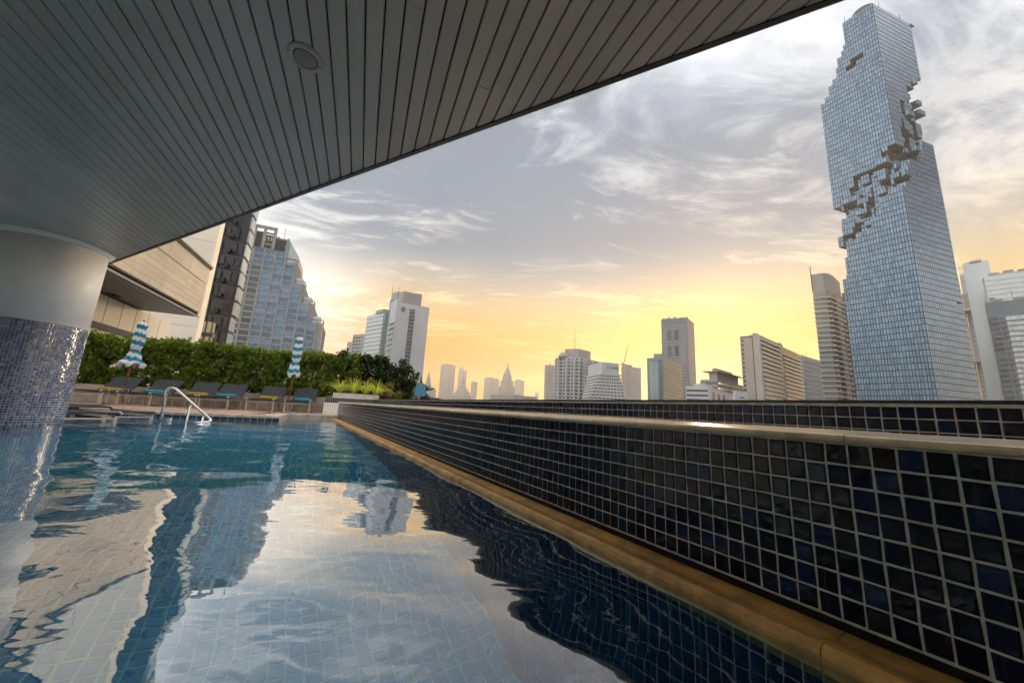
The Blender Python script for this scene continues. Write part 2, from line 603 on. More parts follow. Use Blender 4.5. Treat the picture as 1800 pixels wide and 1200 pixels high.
# the submerged side of the pool under the overflow trough
sw = MB(); sw.obox(tn(-4, 1.052, POOL_D), WD * 16, WN * .2, V(0, 0, 1.3))
sidew = sw.build('pool_side_wall', MAT['deep_grout'], label='dark blue tiled side of the pool below the overflow trough', category='pool wall', kind='structure')
pts = []
for i in range(-8, 130):
    for k in range(0, 15):
        pts.append(tn((i + .5) * TS, 1.051, WZ - .055 - (k + .5) * TS))
pts.sort(key=lambda p: (p - V(.6, .9, WZ)).length)
tile_field(sidew, 'side_tile', MAT['deep_tile'], pts, WD, -WN, TS - .007, TS - .007, .004, 160, rim=.06)

# water
wm = MB()
wm.quad(tn(-6, -11, WZ), tn(-6, 1.05, WZ), tn(12.6, 1.05, WZ), tn(12.6, -11, WZ))
wat = wm.build('water', MAT['pool_water'], label='clear blue pool water mirroring the bright sky', category='water', kind='structure')

# ================================================================ TILED POOL WALL
TV, TH = 0.05, 0.0428
W0 = 1.17                                              # distance of the tiled face from the camera line
WB = -0.435                                            # foot of the tiling
wall = thing('pool_edge_wall', tn(5, 1.3, WB), 'long low pool wall of glossy navy tiles with sandstone coping', 'wall')
MB().obox(tn(-3, W0 + .004, WB - .5), WD * 14.3, WN * .33, V(0, 0, .5 + .40)).build('wall_core', MAT['grout'], wall)
pts = []
for i in range(-60, 262):
    for k in range(8):
        pts.append(tn(.063 + (i + .5) * TH, W0 + .004, -.035 - (k + .5) * TV))
near_pts = sorted([p for p in pts if p.dot(WD) > .06], key=lambda p: p.dot(WD))
far_pts = [p for p in pts if p.dot(WD) <= .06]
tile_field(wall, 'wall_tile', MAT['navy_tile'], near_pts + far_pts, WD, -WN, TH - .0052, TV - .0052, .0042, 300, jit=.0010, tilt=.012, rim=.10)
# coping slabs, falling slightly to the pool
t0 = -3.0
k = 0
while t0 < 11.3:
    L = 0.5 if k % 2 else 0.62
    t1 = min(t0 + L, 11.32)
    dzk = random.uniform(-.0008, .0008)
    a, bq = t0 + .0012, t1 - .0012
    m = MB()
    prof = [(W0 - .012, -.030), (W0 - .016, -.0225), (W0 - .012, -.0155), (W0 - .004, -.0132), (1.51, -.002), (1.51, -.033), (W0 + .002, -.0345)]
    vs = [tn(a, n_, z_ + dzk) for n_, z_ in prof] + [tn(bq, n_, z_ + dzk) for n_, z_ in prof]
    q = len(prof)
    m.add(vs, [tuple(range(q)), tuple(range(2 * q - 1, q - 1, -1))] + [(i, q + i, q + (i + 1) % q, (i + 1) % q) for i in range(q)])
    m.build('coping_slab', MAT['sandstone'], wall)
    t0 = t1; k += 1
# overflow trough at the water line
t0 = -3.0
while t0 < 11.3:
    t1 = min(t0 + .85, 11.32)
    prof = [(1.028, -.485), (1.026, -.468), (1.032, -.456), (1.046, -.4505), (1.066, -.4525), (1.088, -.4605), (1.112, -.463), (1.134, -.4575), (1.152, -.4545), (1.166, -.456), (1.166, -.56), (1.030, -.56)]
    q = len(prof); m = MB()
    vs = [tn(t0 + .001, *p) for p in prof] + [tn(t1 - .001, *p) for p in prof]
    m.add(vs, [tuple(range(q)), tuple(range(2 * q - 1, q - 1, -1))] + [(i, q + i, q + (i + 1) % q, (i + 1) % q) for i in range(q)])
    m.build('overflow_trough', MAT['trough_stone'], wall, smooth=False)
    t0 = t1
MB().obox(tn(-3, W0 - .0035, WB - .03), WD * 14.3, WN * .006, V(0, 0, .026)).build('shadow_joint', MAT['dark_gap'], wall)
MB().obox(tn(11.3, W0 - .02, -.9), WD * .12, WN * 1.3, V(0, 0, .9)).build('end_pier', MAT['grout'], wall)

# ================================================================ PARAPET BEHIND IT
N1 = 2.2
par = thing('parapet_wall', tn(5, N1, -.4), 'low navy tiled parapet with a thin black metal cap', 'wall')
MB().obox(tn(-6, N1 + .004, -1.2), WD * 20, WN * .18, V(0, 0, 1.2 + .118)).build('parapet_core', MAT['grout'], par)
pts = []
for i in range(-16, 300):
    for k in range(4):
        pts.append(tn(.03 + (i + .5) * .052, N1 + .004, .107 - (k + .5) * .0505))
pts.sort(key=lambda p: (round(abs((p.dot(WD) - .1)), 3), -p.z))
vis = [p for p in pts if p.z > .0 and p.dot(WD) > .0]
oth = [p for p in pts if not (p.z > .0 and p.dot(WD) > .0)]
tile_field(par, 'parapet_tile', MAT['navy_tile'], vis + oth, WD, -WN, .052 - .0055, .0505 - .0055, .0045, 200, jit=.0008, tilt=.01)
MB().obox(tn(-6, N1 - .012, .1185), WD * 20, WN * .21, V(0, 0, .0135)).build('metal_cap', MAT['black_cap'], par)
MB().obox(tn(-6, W0 + .34, -.6), WD * 18, WN * (N1 - W0 - .34), V(0, 0, .35)).build('gutter_bed', MAT['concrete'], None, label='concrete gutter bed between pool wall and parapet', category='gutter', kind='structure')
m = MB()
nb = at(1796, 747, 1.9)
m.obox(nb + WN * .0 - WD * .2, WD * .19, WN * .10, V(0, 0, .022))
blk = m.build('sandstone_block', MAT['sandstone'], label='short sandstone block beside the parapet at the right edge', category='stone')

# ================================================================ CANOPY SOFFIT
HC = 1.90
SD = azv(-21.95)                                       # along the strips
SN = V(SD.y, -SD.x, 0)
E0 = at(206, 456, 1); E0 = E0 * (HC / E0.z)
E1 = at(1450, 0, 1); E1 = E1 * (HC / E1.z)
ED = (E1 - E0); ED.z = 0; ED.normalize()
canopy = thing('canopy', (-2, 0, HC), 'grey slatted metal canopy ceiling jutting out over the pool', 'canopy')
SP = 0.0895
EN = V(-ED.y, ED.x, 0)
if EN.dot(SD) < 0:
    EN = -EN
dist_edge = lambda p: (p - E0).dot(EN)                 # > 0 beyond the edge
i = 0
s0 = at(607.5, 0, 1); s0 = s0 * (HC / s0.z)
s_off = s0.dot(SN)
for i in range(-95, 38):
    a0 = s_off + i * SP + .0035
    a1 = s_off + (i + 1) * SP - .0035
    ends = []
    for a_ in (a0, a1):
        base_p = SN * a_
        tl = -(base_p - V(E0.x, E0.y, 0)).dot(EN) / SD.dot(EN)
        ends.append(tl)
    if max(ends) < -3.5:
        continue
    cut = -1.2 + ((i * 0.618) % 1.0) * 3.2
    cut = min(cut, min(ends) - .25)
    for (l0, l1) in (((-4.0, -4.0), (cut, cut)), ((cut + .0016, cut + .0016), ends)):
        p = [SN * a0 + SD * l0[0], SN * a1 + SD * l0[1], SN * a1 + SD * l1[1], SN * a0 + SD * l1[0]]
        m = MB()
        h0 = HC + random.uniform(-.0016, .0016)
        # strip with turned-up edges
        e = SN * .005
        lowr = [p[0] + e, p[1] - e, p[2] - e, p[3] + e]
        vs = [V(q.x, q.y, h0) for q in lowr] + [V(q.x, q.y, h0 + .006) for q in p] + [V(q.x, q.y, h0 + .02) for q in p]
        fs = [(0, 1, 2, 3)] + [(j, 4 + j, 4 + (j + 1) % 4, (j + 1) % 4) for j in range(4)] + [(4 + j, 8 + j, 8 + (j + 1) % 4, 4 + (j + 1) % 4) for j in range(4)]
        m.add(vs, fs)
        m.build('soffit_strip', MAT['soffit_metal'], canopy)
m = MB()
pa = E0 - ED * 5.5; pb = E1 + ED * 4
poly = [pa, pb, pb - EN * 8, pa - EN * 8]
m.prism([(q.x, q.y) for q in poly], HC + .022, HC + .6)
m.build('soffit_backing', MAT['soffit_void'], canopy)
for (o_, w_, z0, z1, mt) in ((0.0, .016, -.010, .6, 'trim_metal'), (.020, .012, -.004, .58, 'trim_metal'), (.036, .010, .006, .55, 'soffit_metal')):
    MB().obox(pa + EN * o_ + V(0, 0, z0), pb - pa, EN * w_, V(0, 0, z1 - z0)).build('edge_trim', MAT[mt], canopy)

# ceiling loudspeaker
sp = at(537, 102, 1); sp = sp * (HC / sp.z)
spk = thing('ceiling_speaker', (sp.x, sp.y, HC), 'round white loudspeaker flush in the slatted canopy ceiling', 'speaker')
MB().lathe([(.092, .004), (.092, -.004), (.086, -.009), (.066, -.011), (.064, -.006), (.060, -.004)], (sp.x, sp.y, HC), 40).build('bezel', MAT['soffit_metal'], spk, True)
MB().lathe([(.0625, -.005), (.05, -.009), (.03, -.011), (.008, -.012), (.001, -.012)], (sp.x, sp.y, HC), 40).build('grille', MAT['grille'], spk, True)
grl = spk.children[-1] if spk.children[-1].name.startswith('grille') else [c for c in spk.children if c.name.startswith('grille')][0]
bez = [c for c in spk.children if c.name.startswith('bezel')][0]
for rr in (.014, .024, .034, .044, .054):
    n_ = 36
    MB().tube([(sp.x + rr * math.cos(2 * math.pi * k / n_), sp.y + rr * math.sin(2 * math.pi * k / n_), HC - .0085 - (.05 - rr) * .07) for k in range(n_ + 1)], .0016, 5).build('grille_ring', MAT['soffit_metal'], grl)
for ang in (40, 130, 220, 310):
    MB().lathe([(.005, 0), (.005, -.003), (.003, -.004)], (sp.x + .078 * math.cos(R_(ang)), sp.y + .078 * math.sin(R_(ang)), HC - .0085), 8).build('screw', MAT['grille'], bez)

# ================================================================ COLUMN
CC = V(-6.25347, 4.66199, 0); CR = 0.50
colm = thing('round_column', (CC.x, CC.y, WZ), 'white round column with a pearly blue mosaic foot standing in the pool', 'column')
MB().lathe([(CR - .006, .79), (CR - .006, HC + .03)], (CC.x, CC.y, 0), 96).build('shaft', MAT['white_paint'], colm, True)
MB().lathe([(CR - .006, WZ - 1.2), (CR - .006, .782)], (CC.x, CC.y, 0), 96).build('foot_core', MAT['pearl_grout'], colm, True)
fcore = [c for c in colm.children if c.name.startswith('foot_core')][0]
MB().lathe([(CR - .004, .779), (CR + .004, .781), (CR + .004, .789), (CR - .004, .791)], (CC.x, CC.y, 0), 96).build('trim_ring', MAT['pearl_grout'], colm, True)
m = MB()
nr, nc = 58, 104
for k in range(nr):
    z_ = .775 - (k + .5) * .030
    for j in range(nc):
        a_ = 2 * math.pi * (j + .5) / nc
        no = V(math.cos(a_), math.sin(a_), 0)
        if no.dot(-CC.normalized()) < -.25:
            continue
        vs, fs = tile_geo(.0255, .0255, .003, .0004, .08)
        fm = frame_of(V(CC.x, CC.y, z_) + no * (CR - .0055), V(0, 0, 1).cross(no) * -1, no) @ Matrix.Rotation(random.gauss(0, .03), 4, 'X') @ Matrix.Rotation(random.gauss(0, .03), 4, 'Z')
        m.add([fm @ Vector(v) for v in vs], fs)
m.build('mosaic_tiles', MAT['pearl_tile'], fcore, kind='stuff')
MB().lathe([(CR + .002, HC - .06), (CR + .03, HC - .045), (CR + .05, HC - .015), (CR + .055, HC + .001)], (CC.x, CC.y, 0), 72).build('collar', MAT['white_paint'], colm, True)

# ================================================================ POOL DECK
e = azv(70); gd = V(-e.y, e.x, 0)                       # along the lounger row / away from the pool
K = V(-4.85, 7.95, 0)
dk = MB()
K2 = tn(11.35, .02, 0); K2.z = 0
pl = [K - e * 9, K, K2, K2 + e * 1.3, K2 + e * 1.3 + gd * 8, K - e * 9 + gd * 10]
dk.prism([(q.x, q.y) for q in pl], POOL_D, DZ - .045)
deck = dk.build('pool_deck', MAT['deck_edge'], label='pinkish stone pool deck under the loungers', category='deck', kind='structure')
# edge stones along the water and paving behind them
def edge_run(p0, p1, depth_dir, n, name='edge_stone'):
    d = (p1 - p0) / n
    for i in range(n):
        m = MB(); q = p0 + d * i
        m.obox(q + V(0, 0, DZ - .043) - depth_dir * .015 + d.normalized() * .002, d - d.normalized() * .004, depth_dir * .30, V(0, 0, .043 + random.uniform(-.002, .002)))
        m.build(name, MAT['deck_edge'], deck)
edge_run(K, K - e * 8.4, gd, 24)
edge_run(K + WD * .3, K2, -WN, 7)
edge_run(K2 - WN*.0, K2 + e * 1.2, gd, 3)
for r_ in range(9):
    for j in range(21):
        p_ = K + gd * (.29 + r_ * .42) - e * (8.4 - j * .42)
        if (p_ + e * .42 - K).dot(WN) > -.29 and r_ < 6:
            continue
        MB().obox(p_ + V(0, 0, DZ - .04), e * .416, gd * .416, V(0, 0, .038 + random.uniform(-.001, .001))).build('paving_slab', MAT['deck_paving'], deck)
for i in range(60):
    q = K - e * (.07 + i * .13)
    vs, fs = tile_geo(.118, .075, .006, .001)
    fm = frame_of(q - gd * .001 + V(0, 0, WZ + .02), e, -gd)
    MB().add([fm @ Vector(v) for v in vs], fs).build('waterline_tile', MAT['waterline_tile'], deck)
for i in range(24):
    q = K + WD * (.1 + i * .13)
    vs, fs = tile_geo(.118, .075, .006, .001)
    fm = frame_of(q + WN * .001 + V(0, 0, WZ + .02), WD, WN)
    MB().add([fm @ Vector(v) for v in vs], fs).build('waterline_tile', MAT['waterline_tile'], deck)

# ================================================================ STAIR HANDRAIL
def smooth_path(pts, n=6, r=.35):
    out = [Vector(pts[0])]
    for i in range(1, len(pts) - 1):
        a, b_, c = Vector(pts[i - 1]), Vector(pts[i]), Vector(pts[i + 1])
        da = (a - b_); dc = (c - b_)
        l = min(r, da.length * .45, dc.length * .45)
        pa_, pc_ = b_ + da.normalized() * l, b_ + dc.normalized() * l
        for k in range(n + 1):
            t = k / n
            out.append(pa_ * (1 - t) ** 2 + b_ * 2 * t * (1 - t) + pc_ * t * t)
    out.append(Vector(pts[-1]))
    return out


ra = V(-6.20, 6.70, 0); rb = V(-5.28, 6.72, 0)
hr = thing('stair_handrail', (ra.x, ra.y, WZ - .5), 'polished steel stair handrail sloping down into the pool', 'handrail')
tb = at(308, 682, (ra.lerp(rb, .22)).length)
MB().tube(smooth_path([ra + V(0, 0, WZ - .7), ra + V(0, 0, .085), tb, rb + V(0, 0, WZ + .015), rb + V(-.22, -.25, WZ - .03)], 6, .09), .021, 12).build('rail_tube', MAT['steel'], hr, True)
p2 = ra.lerp(rb, .52) + V(0, -.1, 0)
MB().tube([p2 + V(0, 0, WZ - .7), p2 + V(0, .1, -.13)], .018, 10).build('post', MAT['steel'], hr, True)
p3 = ra.lerp(rb, .80) + V(0, -.05, 0)
MB().tube([p3 + V(0, 0, WZ - .7), p3 + V(0, .05, WZ + .11)], .018, 10).build('post', MAT['steel'], hr, True)
MB().tube(smooth_path([ra + V(0, 0, WZ + .03), ra + V(.24, -.05, WZ + .035), ra + V(.30, -.12, WZ + .01), ra + V(.05, -.16, WZ - .02)], 5, .04), .014, 8).build('step_loop', MAT['steel'], hr, True)

# ================================================================ LOUNGERS
def make_lounger(name, label, group, flat=False):
    """local frame: +y runs from the foot end to the head, origin at the foot end on the ground"""
    t = thing(name, (0, 0, 0), label, 'lounger', group)
    w = .31
    # sling seat: sagging strip
    def strip(pts, wd, th):
        m = MB(); vs = []
        for (y, z) in pts:
            vs += [(-wd, y, z), (wd, y, z), (wd, y, z - th), (-wd, y, z - th)]
        n = len(pts)
        fs = [(0, 1, 2, 3)[::-1], tuple(4 * (n - 1) + i for i in range(4))]
        for i in range(n - 1):
            for j in range(4):
                k = (j + 1) % 4
                fs.append((4 * i + j, 4 * i + k, 4 * i + 4 + k, 4 * i + 4 + j))
        m.add(vs, fs)
        return m
    seat = [(0.02, .335), (.08, .345), (.3, .325), (.6, .312), (.9, .318), (1.18, .33)]
    local(bpy.data.objects.new('seat', strip(seat, w - .02, .018).mesh('seat', MAT['sling'])), t)
    back = [(1.19, .335), (1.3, .385), (1.5, .52), (1.68, .655), (1.80, .74)]
    if flat:
        seat = [(0.02, .36), (.10, .352), (.3, .31), (.6, .30), (.9, .335), (1.18, .37)]
        back = [(1.19, .37), (1.4, .39), (1.6, .395), (1.8, .38), (1.95, .35)]
    local(bpy.data.objects.new('backrest', strip(back, w - .015, .02).mesh('backrest', MAT['sling'])), t)
    for s in (-1, 1):
        m = MB(); m.tube([(s * w, -.03, .325), (s * w, .05, .345), (s * w, .6, .33), (s * w, 1.22, .33)], .014, 8)
        local(bpy.data.objects.new('side_rail', m.mesh('side_rail', MAT['lounge_frame'], True)), t)
        m = MB(); m.tube([(s * w, 1.2, .33), (s * w, 1.5, .51), (s * w, 1.81, .735)] if not flat else [(s * w, 1.2, .35), (s * w, 1.6, .38), (s * w, 1.95, .34)], .012, 8)
        local(bpy.data.objects.new('back_rail', m.mesh('back_rail', MAT['sling'], True)), t)
        m = MB(); m.box(s * w - .022, s * w + .022, .10, .135, 0, .26)
        local(bpy.data.objects.new('leg', m.mesh('leg', MAT['lounge_frame'])), t)
        m = MB(); m.box(s * w - .022, s * w + .022, 1.30, 1.335, 0, .26)
        local(bpy.data.objects.new('leg', m.mesh('leg', MAT['lounge_frame'])), t)
        m = MB(); m.box(s * w - .012, s * w + .012, .09, 1.36, .26, .285)
        local(bpy.data.objects.new('frame_rail', m.mesh('frame_rail', MAT['lounge_frame'])), t)
        m = MB(); m.tube([(s * (w - .02), .16, .27), (s * (w - .02), .10, .335)], .010, 6)
        local(bpy.data.objects.new('strut', m.mesh('strut', MAT['lounge_frame'])), t)
    m = MB(); m.box(-w, w, .105, .13, .002, .03); m.box(-w, w, .11, .13, .235, .26)
    local(bpy.data.objects.new('cross_bar', m.mesh('cross_bar', MAT['lounge_frame'])), t)
    m = MB(); m.box(-w, w, 1.305, 1.33, .235, .26); m.box(-w * .8, w * .8, 1.5, 1.52, .40, .425)
    local(bpy.data.objects.new('cross_bar', m.mesh('cross_bar', MAT['lounge_frame'])), t)
    m = MB(); m.tube([(0, 1.0, .30), (.0, 1.15, .24), (0, 1.3, .25)], .01, 6)
    local(bpy.data.objects.new('hinge_bar', m.mesh('hinge_bar', MAT['lounge_frame'])), t)
    return t


def copy_thing(o, loc, rz, label, group=None):
    c = o.copy(); COL.objects.link(c)
    c.location = loc; c.rotation_euler = (0, 0, rz); c['label'] = label
    if group:
        c['group'] = group
    for ch in o.children:
        d = ch.copy(); COL.objects.link(d); d.parent = c
    return c


LF = V(-5.93, 10.43, 0)
lounge_axis = -22.0
spots = [(-49.0, 'yellow', 'leftmost of the six row loungers, yellow towel, beside the left umbrella pole', 'yellow towel rolled on the lounger nearest the column'),
         (-45.4, 'teal', 'dark sling lounger with a teal towel just right of the left umbrella', 'teal towel rolled on the lounger right of the left umbrella'),
         (-41.6, 'yellow', 'dark sling lounger with a yellow towel half hidden by the steel handrail', 'yellow towel on the lounger behind the steel handrail'),
         (-38.6, 'teal', 'dark sling lounger with a teal towel just right of the steel handrail', 'teal towel on the lounger right of the steel handrail'),
         (-33.9, 'yellow', 'dark sling lounger with a yellow towel just left of the right umbrella', 'yellow towel on the lounger left of the right umbrella'),
         (-29.7, 'teal', 'rightmost row lounger, teal towel, nearest the tiled wall end', 'teal towel on the rightmost lounger')]
proto = None
LPOS = []
for azd, towel, lab, tlab in spots:
    d = azv(azd)
    # meet the row line
    s = (LF.x * d.y - LF.y * d.x) / (e.x * d.y - e.y * d.x)
    p = LF - e * s
    LPOS.append(p)
    loc = (p.x, p.y, DZ); rz = -R_(lounge_axis)
    if proto is None:
        proto = make_lounger('sun_lounger', lab, 'loungers in a row along the hedge')
        proto.location = loc; proto.rotation_euler = (0, 0, rz)
    else:
        copy_thing(proto, loc, rz, lab)
    # rolled towel lying at the hip of the seat
    ca, sa = math.cos(rz), math.sin(rz)
    def L2W(x, y, z):
        return V(p.x + x * ca - y * sa, p.y + x * sa + y * ca, DZ + z)
    m = MB(); vs = []; n_ = 10
    xs = [-.25, -.22, -.1, 0, .1, .2, .235]
    for x in xs:
        r = .055 if abs(x) < .23 else .04
        for k in range(n_):
            a_ = 2 * math.pi * k / n_
            vs.append(L2W(x, 1.08 + r * 1.5 * math.cos(a_), .36 + .02 * random.random() + r * math.sin(a_)))
    fs = [tuple(range(n_))[::-1], tuple(range((len(xs) - 1) * n_, len(xs) * n_))]
    for i in range(len(xs) - 1):
        for k in range(n_):
            fs.append((i * n_ + k, i * n_ + (k + 1) % n_, (i + 1) * n_ + (k + 1) % n_, (i + 1) * n_ + k))
    m.add(vs, fs)
    m.build('rolled_towel', MAT[towel + '_cloth'], None, True, label=tlab, category='towel', group='towels on the loungers')

# two loungers standing in the shallow water by the column
sh = MB(); sh.obox(V(-10.2, 6.0, POOL_D), V(4.4, .9, 0), V(-.7, 2.0, 0), V(0, 0, WZ - .22 - POOL_D))
sh.build('shallow_ledge', MAT['pool_tile'], label='submerged ledge under the two wet loungers', category='ledge', kind='structure')
wetp = None
for (px, py, R, axd, lab) in ((158, 742, 8.05, -70, 'low flat lounger standing in the water right beside the column'), (234, 737, 8.75, -74, 'low flat lounger standing in the water between the column and the handrail')):
    p = at(px, py, R)
    if wetp is None:
        wetp = make_lounger('wet_lounger', lab, 'loungers standing in the shallow water', flat=True)
        wetp.location = (p.x, p.y, WZ - .20); wetp.rotation_euler = (0, 0, -R_(axd))
    else:
        copy_thing(wetp, (p.x, p.y, WZ - .20), -R_(axd), lab)

# side tables
def side_table(p, lab):
    t = thing('side_table', (p.x, p.y, DZ), lab, 'table', 'small wire side tables')
    m = MB(); m.box(-.2, .2, -.2, .2, .39, .40)
    local(bpy.data.objects.new('top', m.mesh('top', MAT['lounge_frame'])), t)
    for sx_ in (-1, 1):
        for sy_ in (-1, 1):
            m = MB(); m.tube([(sx_ * .18, sy_ * .18, .0), (sx_ * .18, sy_ * .18, .39)], .008, 6)
            local(bpy.data.objects.new('leg', m.mesh('leg', MAT['lounge_frame'])), t)
    m = MB(); m.box(-.18, .18, -.18, .18, .01, .02)
    local(bpy.data.objects.new('shelf', m.mesh('shelf', MAT['lounge_frame'])), t)
    t.rotation_euler = (0, 0, -R_(lounge_axis))


side_table(LPOS[0].lerp(LPOS[1], .52) + gd * .5, 'wire side table between the two leftmost row loungers')
side_table(LPOS[4].lerp(LPOS[5], .5) + gd * .5, 'wire side table between the two rightmost row loungers')

# ================================================================ CLOSED UMBRELLAS
def umbrella(base, H, lean, label, seed, flare):
    rnd = random.Random(seed)
    t = thing('closed_umbrella', (base.x, base.y, DZ), label, 'umbrella', 'closed striped umbrellas')
    lx, ly = lean
    ax = lambda z: V(base.x + lx * z, base.y + ly * z, DZ + z)
    MB().tube([ax(0), ax(H * .98)], .022, 10).build('pole', MAT['wood_pole'], t, True)
    MB().lathe([(.20, 0), (.20, .05), (.06, .06), (.035, .22), (.03, .22)], (base.x, base.y, DZ), 20).build('base_plate', MAT['concrete'], t)
    # folded canopy: pleated lathe with tie at 40 %
    n = 32
    prof = [(0.0, .17 * flare), (.05, .185 * flare), (.13, .155), (.24, .12), (.33, .088), (.37, .080), (.42, .105), (.55, .118), (.68, .112), (.78, .098), (.83, .078), (.87, .095), (.93, .105), (.97, .07), (1.0, .012)]
    z0 = H * .46; hh = H * .54
    vs = []; uvs = []
    ph = rnd.uniform(0, 6)
    for (f, r) in prof:
        for k in range(n):
            a = 2 * math.pi * k / n
            pl_ = 1 + .22 * math.cos(a * 8 + ph + f * 1.5) * (1 - abs(f - .37) * .4) + rnd.uniform(-.10, .10)
            c = ax(z0 + hh * f)
            dr = .05 * hh * math.cos(a * 4 + ph) * (1 - f) * (1 if f < .05 else .4)
            vs.append((c.x + r * pl_ * math.cos(a), c.y + r * pl_ * math.sin(a), c.z + dr))
            uvs.append((k / n, f + .012 * math.cos(a * 8 + ph) + .02 * math.sin(a * 2 + ph)))
    fs = []
    for i in range(len(prof) - 1):
        for k in range(n):
            fs.append((i * n + k, i * n + (k + 1) % n, (i + 1) * n + (k + 1) % n, (i + 1) * n + k))
    m = MB(); m.add(vs, fs)
    me = m.mesh('canopy_cloth', MAT['striped_canvas'], False)
    ul = me.uv_layers.new(name='UVMap')
    for lp in me.loops:
        ul.data[lp.index].uv = uvs[lp.vertex_index]
    cloth = link(bpy.data.objects.new('canopy_cloth', me), t)
    c = ax(z0 + hh * .37)
    MB().lathe([(.084, -.02), (.094, 0), (.084, .02)], tuple(c), 20).build('tie_band', MAT['striped_canvas'], cloth, True)
    MB().lathe([(.02, 0), (.03, .02), (.012, .06), (.003, .07)], tuple(ax(H * .99)), 10).build('finial', MAT['wood_pole'], t, True)


ub = azv(AZ(222, 664)) * 13.6
umbrella(ub, 2.18, (.02, .02), 'closed blue and white striped umbrella on the left, flared at the hem', 3, 1.25)
ub = azv(AZ(507, 708)) * 13.4
umbrella(ub, 2.36, (.0, .02), 'slim closed blue and white striped umbrella beside the right loungers', 5, .86)

# ================================================================ PLANTER WALL, HEDGE, SHRUBS
HW = LF + gd * 2.05                                      # face of the planter wall
pw = thing('planter_wall', (HW.x, HW.y, DZ), 'low weathered concrete planter wall behind the loungers', 'wall')
for i in range(12):
    q = HW + e * (.95 - (i + 1) * .95)
    MB().obox(q + V(0, 0, DZ - .01), e * .946, gd * .12, V(0, 0, .50)).build('wall_panel', MAT['concrete'], pw)
q = HW + e * .95
MB().obox(q + V(0, 0, DZ - .01), e * .15, gd * .12 - gd * .9, V(0, 0, .52)).build('return_panel', MAT['concrete'], pw)
MB().obox(HW - e * 10.4 + gd * .12 + V(0, 0, DZ), e * 13, gd * 1.3, V(0, 0, .40)).build('planting_soil', MAT['soil'], None, label='planting soil behind the low concrete wall', category='soil', kind='structure')


def leaves(m, n, sampler, size, rnd, droop=.3):
    for _ in range(n):
        c, nrm = sampler(rnd)
        s = size * rnd.uniform(.5, 1.6)
        d = Vector((rnd.gauss(0, 1), rnd.gauss(0, 1), rnd.gauss(0, 1))).normalized()
        a = (d + nrm * .6).normalized()
        b_ = a.orthogonal().normalized()
        b_.rotate(Matrix.Rotation(rnd.uniform(0, 6.28), 3, a))
        t = a.cross(b_)
        L, Wd = b_ * s, t * s * .42
        mid = c + L * .5
        m.add([c, mid + Wd + a * s * .08, c + L, mid - Wd + a * s * .08], [(0, 1, 2), (0, 2, 3)])


def shrub(name, base, h, rx, ry, material, label, category, group, seed, n, size, axis_e=e, low=.0, clumps=26, box=True, stems=4, skew=0.0):
    rnd = random.Random(seed)
    t = thing(name, (base.x, base.y, base.z), label, category, group)
    ax2 = V(-axis_e.y, axis_e.x, 0)
    cl = []
    for _ in range(clumps):
        if box:
            x = rnd.uniform(-1, 1); y = rnd.uniform(-.8, .8); z = low + (1 - low) * (1 - rnd.random() ** 1.4) * .97
        else:
            while True:
                x, y, z = rnd.uniform(-1, 1), rnd.uniform(-1, 1), rnd.uniform(-1, 1)
                if x * x + y * y + z * z < 1:
                    break
            z = low + (z * .5 + .5) * (1 - low)
        cl.append((base + axis_e * x * rx + ax2 * y * ry + V(0, 0, z * h), rnd.uniform(.55, 1.1) * .34 * min(rx, h * .35, .6)))

    def smp(r):
        c, q = r.choice(cl)
        d = Vector((r.gauss(0, 1), r.gauss(0, 1), r.gauss(0, 1))).normalized()
        return c + d * q * r.uniform(.55, 1.08), d
    m = MB(); leaves(m, n, smp, size, rnd)
    m.build('crown', MAT[material], t)
    st = MB()
    for k in range(stems):
        p0 = base + axis_e * rnd.uniform(-.5, .5) * rx
        pts_ = [p0, p0 + V(rnd.uniform(-.06, .06), rnd.uniform(-.06, .06), h * .4), p0 + axis_e * rnd.uniform(-.3, .3) * rx + V(0, 0, h * .88)]
        st.tube(pts_, [.022, .016, .006], 6)
        for _ in range(4):
            f = rnd.uniform(.3, .85); o_ = p0 + V(0, 0, h * f)
            st.tube([o_, o_ + axis_e * rnd.uniform(-.6, .6) * rx + V(0, 0, h * .15)], [.009, .003], 5)
    st.build('trunk', MAT['bark'], t)
    return t


ORD = ['first', 'second', 'third', 'fourth', 'fifth', 'sixth', 'seventh', 'eighth', 'ninth', 'tenth', 'eleventh']
for i in range(11):
    q = HW + gd * .55 - e * (-.75 + i * .88)
    hh = 1.56 + .04 * math.sin(i * 1.7) - (.05 if i > 6 else 0)
    shrub('hedge_shrub', V(q.x, q.y, DZ + .40), hh, .58, .34, 'hedge_leaf', 'clipped green hedge shrub, %s from the right end of the row' % ORD[i], 'shrub', 'shrubs of the clipped hedge', 100 + i, 9500, .068, clumps=112)
q = HW + gd * .75 + e * 1.55
shrub('dark_shrub', V(q.x, q.y, DZ + .35), 1.74, .85, .5, 'dark_leaf', 'dense dark green shrub at the right end of the hedge', 'shrub', None, 201, 12000, .08, clumps=110, low=.0)
q = HW + gd * .70 + e * 2.75
shrub('dark_shrub', V(q.x, q.y, DZ + .35), 1.62, .72, .5, 'dark_leaf', 'smaller dark shrub tapering off beyond the hedge end', 'shrub', None, 202, 8000, .08, clumps=60, box=False, low=.05)
PB = at(626, 700, 12.3)
q = at(655, 700, 13.2)
shrub('domed_bush', V(q.x, q.y, -.35), 1.22, .95, .55, 'brown_leaf', 'wide domed brownish green bush behind the white planter', 'bush', None, 203, 9500, .055, clumps=60, box=False, low=.0)

